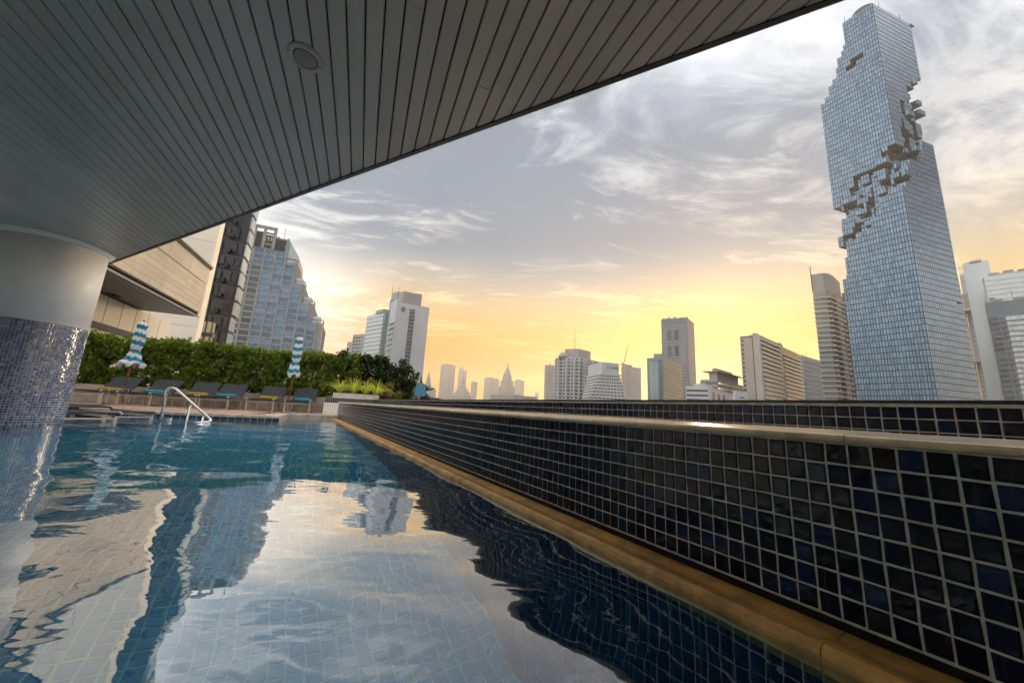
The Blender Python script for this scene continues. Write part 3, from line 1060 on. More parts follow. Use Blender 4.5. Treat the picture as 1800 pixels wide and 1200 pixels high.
# white planter with strap-leaved plants
plb = thing('planter_box', (PB.x, PB.y, .0), 'weathered white planter box at the far end of the tiled wall', 'planter')
pe = azv(68); pg = V(-pe.y, pe.x, 0)
po = PB - pe * .66
m = MB()
z0, z1 = .125, .27
m.obox(V(po.x, po.y, z0), pe * 1.32, pg * .03, V(0, 0, z1 - z0)); m.obox(V(po.x, po.y, z0) + pg * .42, pe * 1.32, pg * .03, V(0, 0, z1 - z0))
m.obox(V(po.x, po.y, z0 - .002) + pg * .03, pe * .03, pg * .39, V(0, 0, z1 - z0)); m.obox(V(po.x, po.y, z0 - .002) + pe * 1.29 + pg * .03, pe * .03, pg * .39, V(0, 0, z1 - z0))
m.build('box_walls', MAT['planter_white'], plb)
MB().obox(V(po.x, po.y, z0) + pe * .03 + pg * .03, pe * 1.26, pg * .39, V(0, 0, .11)).build('soil', MAT['soil'], plb)
pdp = MB(); pdp.obox(V(po.x, po.y, -.5) - pg * .05 - pe * .2, pe * 1.7, pg * .6, V(0, 0, .62))
pdo = pdp.build('plinth', MAT['grout'], None, label='tiled plinth carrying the white planter box', category='plinth')
pts = []
for i in range(30):
    for k in range(3):
        pts.append(V(po.x, po.y, .09 - k * .05) - pg * .051 + pe * (-.17 + i * .054))
tile_field(pdo, 'plinth_tile', MAT['navy_tile'], pts, pe, -pg, .047, .044, .004, 90)
for i, (f, lab) in enumerate(((.12, 'yellow green strap-leaved plant at the left end of the white planter'), (.42, 'tall yellow green strap-leaved plant in the middle of the white planter'), (.68, 'arching strap-leaved plant right of the planter middle'), (.92, 'strap-leaved plant spilling over the right end of the planter'))):
    rnd = random.Random(400 + i)
    bp_ = V(po.x, po.y, z0 + .11) + pe * 1.32 * f + pg * .2
    t = thing('strap_plant', tuple(bp_), lab, 'plant', 'strap-leaved plants in the planter')
    for k in range(44):
        a = rnd.uniform(0, 6.28); ln = rnd.uniform(.45, .78); tilt = rnd.uniform(.2, .85)
        d = V(math.cos(a), math.sin(a), 0); sd_ = V(-d.y, d.x, 0)
        vs = []
        N = 7
        for j in range(N):
            s = j / (N - 1)
            pos = bp_ + d * (tilt * ln * s * (1 + .25 * s)) + V(0, 0, ln * (s * (1.05 - .25 * tilt) - 1.0 * tilt * s * s * s))
            wd = .013 * math.sin(math.pi * (.12 + .86 * s)) ** .7
            vs += [pos - sd_ * wd + V(0, 0, .004), pos, pos + sd_ * wd + V(0, 0, .004)]
        fs = []
        for j in range(N - 1):
            fs += [(3 * j, 3 * j + 1, 3 * j + 4, 3 * j + 3), (3 * j + 1, 3 * j + 2, 3 * j + 5, 3 * j + 4)]
        MB().add(vs, fs).build('strap_leaf', MAT['strap_leaf'], t, True)

# ================================================================ HOTEL BLOCK AROUND AND BEHIND THE POOL (left and behind the viewpoint)
mat('hotel_stone', (.80, .77, .73), 0.6, var=.2, vscale=1.2, rnd=.1, coords='World')  # stone of the unseen walls lightened to bounce fill onto tiles and soffit
mat('lobby_glass', (.03, .035, .04), 0.08, spec=.8)
hot = thing('hotel_wing', tn(-4.4, -5, WZ), 'shaded stone and glass hotel wing behind the pool under the canopy', 'building')
for i in range(9):
    MB().obox(tn(-4.6, -10 + i * 1.5, POOL_D), WN * 1.46, WD * -.4, V(0, 0, 3.72)).build('wall_panel', MAT['lobby_glass' if i % 3 == 1 else 'hotel_stone'], hot)
for i in range(6):
    MB().obox(tn(-4.4 + i * 1.5, -10.4, POOL_D), WN * -.4, WD * 1.46, V(0, 0, 3.72)).build('wall_panel', MAT['lobby_glass' if i % 3 == 1 else 'hotel_stone'], hot)
MB().obox(tn(-4.6, -10.3, HC + .65), WN * 13.5, WD * -6, V(0, 0, 9)).build('upper_storeys', MAT['hotel_stone'], hot)

# ================================================================ CITY
def glass(name, tint, rough=.08, metal=.85, rnd=.18):
    m = bpy.data.materials.new(name); m.use_nodes = True
    T = NT(m.node_tree); b = T.n['Principled BSDF']
    oi = T.add('ShaderNodeObjectInfo'); gi = T.add('ShaderNodeNewGeometry')
    r1 = T.m('FRACT', T.m('ADD', T.m('MULTIPLY', oi.outputs['Random'], 5.7), gi.outputs['Random Per Island']))
    k = T.m('MULTIPLY_ADD', r1, 2 * rnd, 1 - rnd)
    T.put(b.inputs['Base Color'], T.vm('SCALE', tint, k))
    b.inputs['Metallic'].default_value = metal
    b.inputs['Roughness'].default_value = rough
    MAT[name] = m
    return m


glass('tower_glass', (.115, .18, .255), .10, .8, .20)
glass('blue_glass', (.09, .15, .23), .10, .8, .25)
glass('dark_glass', (.025, .027, .03), .15, .2, .5)
glass('green_glass', (.20, .26, .26), .40, .15, .2)
glass('pale_glass', (.40, .45, .48), .25, .5, .12)
glass('grey_glass', (.07, .085, .10), .18, .3, .4)
glass('bronze_glass', (.50, .44, .33), .2, .35, .25)
mat('mullion', (.05, .065, .085), 0.5, metal=.3)
mat('terrace', (.34, .33, .31), 0.7)
mat('overhang', (.13, .14, .16), 0.8)
mat('white_clad', (.44, .45, .47), 0.5, var=.06, vscale=.05, coords='World')
mat('grey_clad', (.29, .285, .29), 0.6, var=.08, vscale=.08, coords='World')
mat('beige_clad', (.82, .70, .53), 0.45, var=.10, vscale=.3, rnd=.07, coords='World', rvar=.1)
mat('cream_clad', (.56, .52, .46), 0.4, var=.06, vscale=.1, rnd=.04, coords='World')
mat('pink_clad', (.36, .31, .28), 0.7, var=.08, vscale=.08, coords='World')
mat('dim_clad', (.26, .27, .29), 0.7, var=.1, vscale=.03, coords='World')
mat('tan_clad', (.36, .345, .335), 0.7, var=.08, vscale=.06, coords='World')
mat('slate_clad', (.16, .19, .23), 0.5, var=.1, vscale=.05, coords='World')
mat('sign_black', (.012, .012, .011), 0.5)
mat('dark_soffit', (.10, .10, .10), .4, var=.1, rnd=.1)
mat('bright_clad', (.85, .78, .66), .35, var=.05, vscale=.2, rnd=.04, coords='World')
mat('sign_gold', (.75, .68, .50), 0.5)
mat('logo_dark', (.06, .09, .13), 0.5)
mat('roof_tile_dark', (.05, .065, .07), 0.6)
mat('crane_yellow', (.45, .28, .05), 0.6)
mat('billboard', (.06, .22, .34), 0.5)


def solve(C, u, az):
    d = azv(az)
    return -(C.x * d.y - C.y * d.x) / (u.x * d.y - u.y * d.x)


class Bld:
    """box building: near corner C, left face running along u, right face along v (both azimuths)"""
    def __init__(s, name, label, corner, R, left, right, ua, va, top, group=None, category='building'):
        s.C = azv(AZ(*corner)) * R
        s.u, s.v = azv(ua), azv(va)
        s.wl = solve(s.C, s.u, AZ(*left)); s.wr = solve(s.C, s.v, AZ(*right))
        s.z = R * TE(*top)
        s.t = thing(name, (s.C.x, s.C.y, GZ), label, category, group)

    def P(s, a, b, z):
        return s.C + s.u * a + s.v * b + V(0, 0, z)

    def foot(s, a0, a1, b0, b1, o=0.0):
        return [s.P(a0 - o, b0 - o, 0), s.P(a0 - o, b1 + o, 0), s.P(a1 + o, b1 + o, 0), s.P(a1 + o, b0 - o, 0)]

    def body(s, material, z0=GZ, z1=None, a0=0, a1=None, b0=0, b1=None, name='wall', o=0.0):
        a1 = s.wl if a1 is None else a1; b1 = s.wr if b1 is None else b1; z1 = s.z if z1 is None else z1
        return MB().prism([(p.x, p.y) for p in s.foot(a0, a1, b0, b1, o)], z0, z1).build(name, MAT[material], s.t)

    def bands(s, material, zs, th, o, name='floor_band', a0=0, a1=None, b0=0, b1=None, join=False):
        a1 = s.wl if a1 is None else a1; b1 = s.wr if b1 is None else b1
        J = MB()
        for z in zs:
            m = J if join else MB()
            m.prism([(p.x, p.y) for p in s.foot(a0, a1, b0, b1, o)], z, z + th)
            if not join:
                m.build(name, MAT[material], s.t)
        if join:
            J.build(name, MAT[material], s.t, kind='stuff')

    def face(s, f):
        d, oth = (s.u, s.v) if f == 'L' else (s.v, s.u)
        n = V(-d.y, d.x, 0)
        if n.dot(oth) > 0:
            n = -n
        return d, n, (s.wl if f == 'L' else s.wr)

    def fin(s, f, x, w, z0, z1, o, material, name='pier', base=None):
        d, n, W_ = s.face(f)
        O = s.C if base is None else base
        return MB().obox(O + d * x - n * .3 + V(0, 0, z0), d * w, n * (o + .3), V(0, 0, z1 - z0)).build(name, MAT[material], s.t)

    def wins(s, f, material, x0, x1, nx, z0, z1, nz, wf, hf, o=.12, name='window', join=True, base=None, skip=None):
        d, n, W_ = s.face(f)
        O = s.C if base is None else base
        J = MB(); dx = (x1 - x0) / nx; dzz = (z1 - z0) / nz
        for i in range(nx):
            for k in range(nz):
                if skip and skip(i, k):
                    continue
                m = J if join else MB()
                m.obox(O + d * (x0 + dx * (i + .5 - wf / 2)) - n * .05 + V(0, 0, z0 + dzz * (k + .5 - hf / 2)), d * dx * wf, n * (o + .05), V(0, 0, dzz * hf))
                if not join:
                    m.build(name, MAT[material], s.t)
        if join:
            J.build(name + 's', MAT[material], s.t, kind='stuff')


# ---------------------------------------------------------------- the pixelated glass tower
tw = Bld('glass_tower', 'tallest blue glass tower with a jagged pixelated spiral cut', (1640, 650), 294, (1480, 485), (1705, 600), -30, 73, (1536, 4), category='skyscraper')
NI, NJ, FH = 25, 20, 3.5
NK = int((tw.z - GZ) / FH)
rt = random.Random(21)


def pw_(x, tab):
    for lim, v in tab:
        if x < lim:
            return v
    return tab[-1][1]


UL = [(5, 29.5), (7, 31.5), (16, 32.6), (18, 34.3), (20.6, 35.6), (26, 38.2)]
LL = [(4.7, 37.1), (7, 39.2), (9.3, 40.2), (11.6, 42), (14, 43.4), (17.4, 44), (21.7, 45), (23, 47.5), (26, 51.3)]
UR = [(3.4, 29.4), (5.0, 25.2), (6.0, 22.5), (7.1, 20.0), (10.6, 18.7), (14.4, 15.5), (21, 13.2)]
LR = [(3.1, 36.6), (5.7, 33.0), (10.2, 31.4), (14, 28.8), (21, 26.2)]
IM = [(4.7, 11.6), (5.3, 12.4), (6.7, 13.5), (8.3, 15.7), (10.4, 16.6), (11.2, 19.0), (13.8, 20.3), (15, 22.2), (99, 26)]
dl = {}; dr = {}
for i in range(NI):
    for k in range(NK):
        inr = pw_(i, UL) <= k < pw_(i, LL)
        dl[i, k] = 2 if inr else 0
for j in range(NJ):
    for k in range(NK):
        inr = pw_(j, UR) <= k < pw_(j, LR)
        dr[j, k] = 3 if inr else 0
for _ in range(120):                                     # boxes pushed out of the cut on the left face
    i0 = rt.randrange(0, NI - 2); w_ = rt.choice((2, 3, 3, 4, 5)); k0 = rt.randrange(29, 50); h_ = rt.choice((1, 1, 1, 2))
    dep = rt.choice((-1, -1, 0, 1, 1, 2))
    for i in range(i0, min(NI, i0 + w_)):
        for k in range(k0, k0 + h_):
            if pw_(i, UL) <= k < pw_(i, LL):
                dl[i, k] = dep
for _ in range(60):
    j0 = rt.randrange(0, NJ - 2); w_ = rt.choice((2, 3, 3)); k0 = rt.randrange(13, 36); h_ = rt.choice((1, 1, 2))
    dep = rt.choice((-1, 0, 1, 1, 2))
    for j in range(j0, min(NJ, j0 + w_)):
        for k in range(k0, k0 + h_):
            if pw_(j, UR) <= k < pw_(j, LR):
                dr[j, k] = dep
for (i0, i1, k0, k1) in ((6, 11, 9, 10), (9, 13, 10, 11)):
    for i in range(i0, i1):
        dl[i, k0] = 2
dr[17, 57] = dr[18, 57] = dr[19, 57] = 3
lim_i = {}
for k in range(NK):
    lim = pw_(k, IM)
    if 38 <= k < 51:
        lim = {38: 22, 39: 22, 40: 24, 41: 24, 42: 22, 43: 22, 44: 24, 45: 24, 46: 22, 47: 22.5, 48: 23, 49: 23, 50: 23}[k]
    lim_i[k] = lim
lim_j = {}
for k in range(NK):
    lim_j[k] = 21
    if 13 <= k < 26:
        lim_j[k] = {13: 18, 14: 16, 15: 15, 16: 15, 17: 15, 18: 18, 19: 18, 20: 19, 21: 18, 22: 19, 23: 20, 24: 20, 25: 17}[k]


def solid(i, j, k):
    if i >= NI or j >= NJ or k < 0 or k >= NK or i < -1 or j < -1:
        return False
    if i == -1 or j == -1:                              # boxes standing proud of the face
        if i == -1 and j == -1:
            return False
        return (dl[i, k] == -1 and i < lim_i[k]) if j == -1 else (dr[j, k] == -1 and j < lim_j[k])
    if i >= lim_i[k] or j >= lim_j[k]:
        return False
    return j >= dl[i, k] and i >= dr[j, k]


ci, cj = tw.wl / NI, tw.wr / NJ
pan = MB(); fr = MB(); ter = MB(); und = MB()
for k in range(NK):
    zt, zb = tw.z - k * FH, tw.z - (k + 1) * FH
    for i in range(-1, NI):
        for j in range(-1, NJ):
            if not solid(i, j, k):
                continue
            a0, a1, b0, b1 = i * ci, (i + 1) * ci, j * cj, (j + 1) * cj
            for (di, dj, p0, p1, nn) in ((0, -1, (a0, b0), (a1, b0), -tw.v), (-1, 0, (a0, b1), (a0, b0), -tw.u), (0, 1, (a1, b1), (a0, b1), tw.v), (1, 0, (a1, b0), (a1, b1), tw.u)):
                if solid(i + di, j + dj, k):
                    continue
                q0 = tw.P(p0[0], p0[1], 0); q1 = tw.P(p1[0], p1[1], 0)
                fr.quad(q0 + V(0, 0, zb), q1 + V(0, 0, zb), q1 + V(0, 0, zt), q0 + V(0, 0, zt))
                d = (q1 - q0)
                m_ = .11 if d.length < 1.6 else .09
                o_ = nn * .10
                r0 = q0 + d * m_ + o_; r1 = q1 - d * m_ + o_
                j1, j2 = nn * rt.gauss(0, .006), nn * rt.gauss(0, .009)
                pan.quad(r0 + V(0, 0, zb + .40) + j1 + j2, r1 + V(0, 0, zb + .40) - j1 + j2, r1 + V(0, 0, zt - .12) - j1 - j2, r0 + V(0, 0, zt - .12) + j1 - j2)
            pass


def patches(test):
    """connected groups of cells on one level"""
    for k in range(NK):
        left = {(i, j) for i in range(-1, NI) for j in range(-1, NJ) if test(i, j, k)}
        while left:
            st = [left.pop()]; grp = []
            while st:
                c0 = st.pop(); grp.append(c0)
                for d0 in ((1, 0), (-1, 0), (0, 1), (0, -1)):
                    c1 = (c0[0] + d0[0], c0[1] + d0[1])
                    if c1 in left:
                        left.discard(c1); st.append(c1)
            yield k, grp


for k, grp in patches(lambda i, j, k: solid(i, j, k) and not solid(i, j, k - 1)):
    m = MB(); zt = tw.z - k * FH
    for (i, j) in grp:
        m.quad(tw.P(i * ci, j * cj, zt), tw.P(i * ci, (j + 1) * cj, zt), tw.P((i + 1) * ci, (j + 1) * cj, zt), tw.P((i + 1) * ci, j * cj, zt))
    m.build('terrace', MAT['terrace'], tw.t)
for k, grp in patches(lambda i, j, k: k < NK - 1 and solid(i, j, k) and not solid(i, j, k + 1)):
    m = MB(); zb = tw.z - (k + 1) * FH
    for (i, j) in grp:
        m.quad(tw.P(i * ci, j * cj, zb), tw.P((i + 1) * ci, j * cj, zb), tw.P((i + 1) * ci, (j + 1) * cj, zb), tw.P(i * ci, (j + 1) * cj, zb))
    m.build('overhang_underside', MAT['overhang'], tw.t)
fr.build('curtain_wall_frame', MAT['mullion'], tw.t)
pan.build('glass_panes', MAT['tower_glass'], tw.t, kind='stuff')
c = tw.P(5.5 * ci, 3 * cj, tw.z)
MB().lathe([(5.6, -2), (5.6, 1.8), (6.0, 2.0), (6.0, 2.6), (.1, 2.8)], tuple(c), 40).build('roof_drum', MAT['slate_clad'], tw.t, True)
MB().obox(tw.P(-.5, tw.wr - 1.0, tw.z - 1.2), tw.u * 12, tw.v * 3.6, V(0, 0, 1.0)).build('sky_deck_ledge', MAT['overhang'], tw.t)
for (a, b_) in ((11 * ci, .4), (.5, 15 * cj), (.5, 4 * cj)):
    MB().tube([tw.P(a, b_, tw.z), tw.P(a, b_, tw.z + 4.5)], .16, 6).build('roof_mast', MAT['mullion'], tw.t)

# ---------------------------------------------------------------- stepped office tower with the sign on its crown
it = Bld('stepped_tower', 'grey and blue glass office tower stepping down to the right, lettered sign on top', (563, 600), 240, (380, 560), (566, 600), -112, -24, (480, 410))
HZ = lambda px, py, R: R * TE(px, py)
RI = lambda px, py: (it.C + it.u * solve(it.C, it.u, AZ(px, py))).length
tiers = []
prev = 0.0
for (ex, ey, ty) in ((563, 600, 568), (548, 560, 534), (531, 530, 500), (519, 490, 462), (506, 440, 421)):
    a_ = solve(it.C, it.u, AZ(ex, ey)); tiers.append((a_, RI(ex, ey) * TE(ex, ty)))
nfl = 30
fh = 3.45
segs = []
for n_, (a_, zt) in enumerate(tiers):
    an = tiers[n_ + 1][0] if n_ + 1 < len(tiers) else it.wl
    it.body('grey_clad', GZ, zt, a_, an, 0, 34 - n_ * 2.0, name='tier_wall')
    segs.append((a_, an, zt))
    if n_ < 4:
        # glazed penthouse and rail on the terrace of each step
        it.body('pale_glass', zt, zt + 4.2, a_ + .28 * (an - a_), an + .5, 2.0, 12, name='terrace_glass')
        d, nn, _ = it.face('L')
        for xx in range(4):
            MB().obox(it.P(a_ + .05, .2 + xx * 2.5, zt), it.u * .18, it.v * .18, V(0, 0, 1.7)).build('rail_post', MAT['mullion'], it.t)
        MB().obox(it.P(a_, .0, zt + 1.7), it.u * (an - a_), it.v * .2, V(0, 0, .35)).build('terrace_rail', MAT['mullion'], it.t)
        MB().obox(it.P(a_, .25, zt + 1.72), it.u * .2, it.v * 9, V(0, 0, .35)).build('terrace_rail', MAT['mullion'], it.t)
# window bays: recessed glass between piers and sills
pier = 5.35
x = it.wl
bays = []
while x - pier > -1:
    bays.append((x - pier, x)); x -= pier
for (x0, x1) in bays:
    xm = (x0 + x1) / 2
    zt = [z_ for a_, an, z_ in segs if a_ <= xm < an]
    if not zt:
        continue
    zt = zt[0]
    k = 0
    while zt - 2.2 - k * fh > -2:
        zz = zt - 1.2 - (k + 1) * fh + .4
        tint = 'blue_glass' if xm < it.wl - 17 or k < 5 else 'grey_glass'
        d, nn, _ = it.face('L')
        lo = max(x0 + .55, 0.6)
        if x1 - .55 > lo + 1:
            MB().obox(it.C + d * lo - nn * .02 + V(0, 0, zz), d * (x1 - .55 - lo), nn * .12, V(0, 0, 2.35)).build('window', MAT[tint], it.t)
            wn_ = LAST[0]
            MB().obox(it.C + d * (lo - .1) - nn * .02 + V(0, 0, zz - .62), d * (x1 - .35 - lo), nn * .42, V(0, 0, .42)).build('sill_band', MAT['white_clad'], wn_)
        k += 1
    it.fin('L', x0 - .5, 1.0, GZ, zt + .5, .5, 'grey_clad')
# raking glass roof on the right shoulder
a4, z4 = tiers[3]; a5, z5 = tiers[4]
p = [it.P(a5, .4, z5), it.P(a4, .4, z4 + 4), it.P(a4, 26, z4 + 4), it.P(a5, 26, z5)]
m = MB(); m.add([*p, it.P(a5, .4, z4), it.P(a4, .4, z4), it.P(a4, 26, z4), it.P(a5, 26, z4)], [(0, 1, 2, 3), (0, 4, 5, 1), (1, 5, 6, 2), (2, 6, 7, 3)])
m.build('raking_glass', MAT['pale_glass'], it.t)
# crown frame and sign
ca = solve(it.C, it.u, AZ(486, 420)); cb = solve(it.C, it.u, AZ(448, 410)); zc = RI(470, 405) * TE(470, 403)
zr = RI(462, 436) * TE(462, 436)
for xx in (ca, (ca + cb) / 2 - .3, cb - 1.0):
    it.fin('L', xx, 1.5, zr, zc, 1.0, 'grey_clad', 'crown_post')
it.fin('L', ca, cb - ca + .5, zc, zc + 1.6, 1.1, 'grey_clad', 'crown_beam')
it.fin('L', (ca + cb) / 2 + .8, (cb - ca) / 2 - 1.6, zr, zc - 2.2, .62, 'sign_black', 'louvre_panel')
it.fin('L', ca - 5, 4.8, zr, zc - 5, .62, 'sign_black', 'louvre_panel')
sx0, sx1 = ca + 1.6, (ca + cb) / 2 - .4
sgn = it.fin('L', sx0, sx1 - sx0, zr + .5, zc - 2.0, .60, 'sign_black', 'sign_panel')


def lettering(text, pos, xdir, size, parent, material, depth=.05):
    cu = bpy.data.curves.new('lettering', 'FONT')
    cu.body = text; cu.size = size; cu.extrude = depth; cu.align_x = 'CENTER'; cu.resolution_u = 2
    ob = bpy.data.objects.new('lettering', cu); COL.objects.link(ob)
    bpy.context.view_layer.update()
    me = bpy.data.meshes.new_from_object(ob.evaluated_get(bpy.context.evaluated_depsgraph_get()))
    bpy.data.objects.remove(ob)
    me.materials.append(MAT[material])
    o = bpy.data.objects.new('lettering', me)
    x_ = Vector(xdir).normalized(); z_ = x_.cross(V(0, 0, 1)); y_ = V(0, 0, 1)
    mt = Matrix((x_, y_, z_)).transposed().to_4x4(); mt.translation = pos
    COL.objects.link(o); o.parent = parent
    
    if parent.parent is None:
        o.matrix_parent_inverse = Matrix.Translation(-root_of(parent))
    o.matrix_basis = mt
    return o


d, nn, _ = it.face('L')
sm = it.C + d * (sx0 + sx1) / 2 + nn * .68
hs = zc - 2.0 - zr - .5
lettering('ITF', sm + V(0, 0, zr + .5 + hs * .44), -d, hs * .34, sgn, 'sign_gold')
lettering('tower', sm + V(0, 0, zr + .5 + hs * .18), -d, hs * .20, sgn, 'sign_gold')
MB().obox(sm - d * 2.4 + V(0, 0, zr + hs * .86), d * 4.8, nn * .1, V(0, 0, hs * .10)).build('sign_bar', MAT['sign_gold'], sgn)
MB().tube([it.P(ca - 3, 4, z5), it.P(ca - 3, 4, z5 + 9)], .12, 5).build('antenna', MAT['mullion'], it.t)

# ---------------------------------------------------------------- dark glass tower and beige hotel block on the left
dt = Bld('dark_tower', 'dark brown glass tower with deep balcony slots and a bright glazed right edge', (421, 480), 95, (368, 500), (431, 480), -112, -25, (455, 200))
dt.z = 75
dt.body('dark_glass')
nfl = 26
for k in range(nfl):
    z = -10 + k * 3.3
    dt.bands('sign_black', [z], .35, .12, name='slab_edge', b1=dt.wr * .9)
    for (f0, f1, ma) in ((.03, .22, 'dark_glass'), (.26, .40, 'dark_glass'), (.62, .78, 'dark_glass'), (.80, .97, 'dark_glass')):
        if random.random() < .8:
            dt.wins('L', ma, f0 * dt.wl, f1 * dt.wl, 1, z + .4, z + 3.2, 1, random.uniform(.7, .98), random.uniform(.6, .95), .15 + random.random() * .5, 'window', False)
    d, nn, _ = dt.face('L')
    MB().obox(dt.C + d * .44 * dt.wl + nn * .02 + V(0, 0, z + .35), d * .14 * dt.wl, nn * .9, V(0, 0, .9)).build('balcony', MAT['sign_black'], dt.t)
    d, nn, _ = dt.face('R')
    MB().obox(dt.C + d * (.2 + random.random() * .3) + nn * .02 + V(0, 0, z + .3), d * dt.wr * random.uniform(.7, .9), nn * random.uniform(.2, .5), V(0, 0, 2.75)).build('window', MAT['pale_glass'], dt.t)

hb = Bld('beige_block', 'beige stone-clad hotel block overhanging above the hedge', (358, 515), 36, (150, 520), (372, 515), -112.0, -25, (369, 474))
# its long face runs toward us on the left: build it from the far corner along the near direction
HD = azv(158.5)                                          # from the far corner toward the viewer
HNR = V(-HD.y, HD.x, 0)
if HNR.x < 0:
    HNR = -HNR                                           # outward, to the right
FC = azv(AZ(358, 515)) * 36
zb_ = 36 * TE(347, 556); zt_ = 36 * TE(369, 474)
LEN = 27
hb.t.location = (FC.x, FC.y, GZ)
MB().obox(V(FC.x, FC.y, zb_ + .02) - HNR * 14, HD * LEN, HNR * 13.9, V(0, 0, zt_ - zb_ - .02)).build('wall_core', MAT['beige_clad'], hb.t)
rows = 9
hh = (zt_ - zb_ - .30)
for r_ in range(2):
    zr0 = zb_ + .30 + hh * (.0 if r_ == 0 else .655); zr1 = zb_ + .30 + hh * (.645 if r_ == 0 else 1.0)
    npan = 9
    for i in range(npan):
        if r_ == 0:
            for s in range(6):
                MB().obox(V(FC.x, FC.y, zr0 + (zr1 - zr0) * s / 6 + .008) + HD * (i * LEN / npan + .012) - HNR * .1, HD * (LEN / npan - .024), HNR * .14, V(0, 0, (zr1 - zr0) / 6 - .016)).build('cladding_panel', MAT['beige_clad'], hb.t)
        else:
            MB().obox(V(FC.x, FC.y, zr0 + .01) + HD * (i * LEN / npan + .015) - HNR * .1, HD * (LEN / npan - .03), HNR * .16, V(0, 0, zr1 - zr0 - .02)).build('cladding_panel', MAT['beige_clad'], hb.t)
MB().obox(V(FC.x, FC.y, zb_ + .04) - HNR * .1, HD * LEN, HNR * .03, V(0, 0, .22)).build('shadow_gap', MAT['dark_gap'], hb.t)
MB().obox(V(FC.x, FC.y, zb_ - .06) - HNR * .05 , HD * LEN, HNR * .10, V(0, 0, .10)).build('drip_edge', MAT['white_clad'], hb.t)
MB().obox(V(FC.x, FC.y, zt_) - HNR * 1.0 - HD * .15, HD * LEN, HNR * 1.15, V(0, 0, .16)).build('roof_edge', MAT['trim_metal'], hb.t)
MB().obox(V(FC.x, FC.y, zt_ + .162) - HNR * 1.0 - HD * .2, HD * LEN, HNR * 1.22, V(0, 0, .10)).build('roof_edge', MAT['cream_clad'], hb.t)
for i in range(34):
    MB().obox(V(FC.x, FC.y, zb_ - .03) - HNR * (.2 + i * .40), HD * LEN, HNR * -.385, V(0, 0, .045)).build('soffit_strip', MAT['dark_soffit'], hb.t)
for (f, s) in ((4.0, 2.5), (13, 3.0)):
    MB().obox(V(FC.x, FC.y, zb_ - .045) - HNR * s + HD * f, HD * .9, HNR * -.5, V(0, 0, .012)).build('ceiling_vent', MAT['dark_gap'], hb.t)
# lower glazed storeys under the overhang
for i in range(13):
    MB().obox(V(FC.x, FC.y, GZ) - HNR * 3.2 + HD * (-4 + i * 1.6), HD * 1.52, HNR * -.3, V(0, 0, zb_ - GZ - .1)).build('glazed_bay', MAT['bright_clad'], hb.t)
MB().obox(V(FC.x, FC.y, GZ) - HNR * 3.5 + HD * -4, HD * 22, HNR * -6, V(0, 0, zb_ - GZ - .15)).build('ground_core', MAT['dim_clad'], hb.t)
for zz in (.35, .62):
    MB().obox(V(FC.x, FC.y, zb_ * zz) - HNR * 3.1 + HD * -4, HD * 21, HNR * .12, V(0, 0, .35)).build('transom', MAT['mullion'], hb.t)

ub_ = Bld('cream_block', 'pale cream panelled block rising behind the beige hotel block', (380, 430), 52, (200, 430), (388, 430), -112, -25, (380, 300))
ub_.z = 34
ub_.body('bright_clad')
d, nn, _ = ub_.face('L')
for i in range(6):
    for k in range(12):
        MB().obox(ub_.C + d * (i * 4.2 + .02) + V(0, 0, -6 + k * 3.3), d * 4.14, nn * .08, V(0, 0, 3.26)).build('cladding_panel', MAT['bright_clad'], ub_.t)

# glazed podium behind the hedge
pd = Bld('glazed_podium', 'low bronze glazed podium glimpsed above the hedge under the beige overhang', (372, 585), 60, (255, 585), (376, 585), -112, -25, (372, 566))
pd.body('bronze_glass')
pd.bands('mullion', [pd.z - 1.9, pd.z - 4.2], .5, .15, 'transom')
pd.fin('L', pd.wl - 1.4, 1.4, GZ, pd.z + 2, .4, 'dim_clad', 'pier')
for i in range(10):
    pd.fin('L', i * pd.wl / 10, .12, GZ, pd.z, .12, 'mullion', 'mullion')
yp = Bld('lit_podium', 'bright cream ribbed podium wall left of the left umbrella', (262, 575), 64, (120, 570), (266, 575), -112, -25, (262, 556))
yp.body('bright_clad')
for i in range(18):
    yp.fin('L', i * yp.wl / 18, .16, GZ, yp.z - .2, .15, 'beige_clad', 'rib')
yp.bands('beige_clad', [yp.z - 2.1], .18, .2, 'transom')

# ---------------------------------------------------------------- white slab tower with dark stripe
wt = Bld('white_slab_tower', 'white slab tower with one dark vertical stripe and louvred left side', (698, 531), 300, (674, 648), (755, 540), -38, 66, (698, 531))
wt.body('white_clad')
d, nn, Wd = wt.face('R')
rs = solve(wt.C, wt.v, AZ(722, 570))
wt.fin('R', rs - 2.0, 4.4, GZ, wt.z - 4, .12, 'grey_glass', 'glass_stripe')
for k in range(40):
    wt.fin('R', rs - 1.9, 4.2, wt.z - 6 - k * 3.0, wt.z - 5.4 - k * 3.0, .3, 'dim_clad', 'stripe_spandrel')
for k in range(17):
    z = wt.z - 20 - k * 4.4
    wt.wins('L', 'grey_glass', .8, wt.wl - 2.0, 1, z, z + 3.0, 1, 1.0, 1.0, .06, 'louvre_opening', False)
    d2, n2, w2 = wt.face('L')
    MB().obox(wt.C + d2 * .5 + V(0, 0, z + 3.0), d2 * (wt.wl - 1.5), n2 * .9, V(0, 0, .9)).build('louvre', MAT['white_clad'], wt.t)
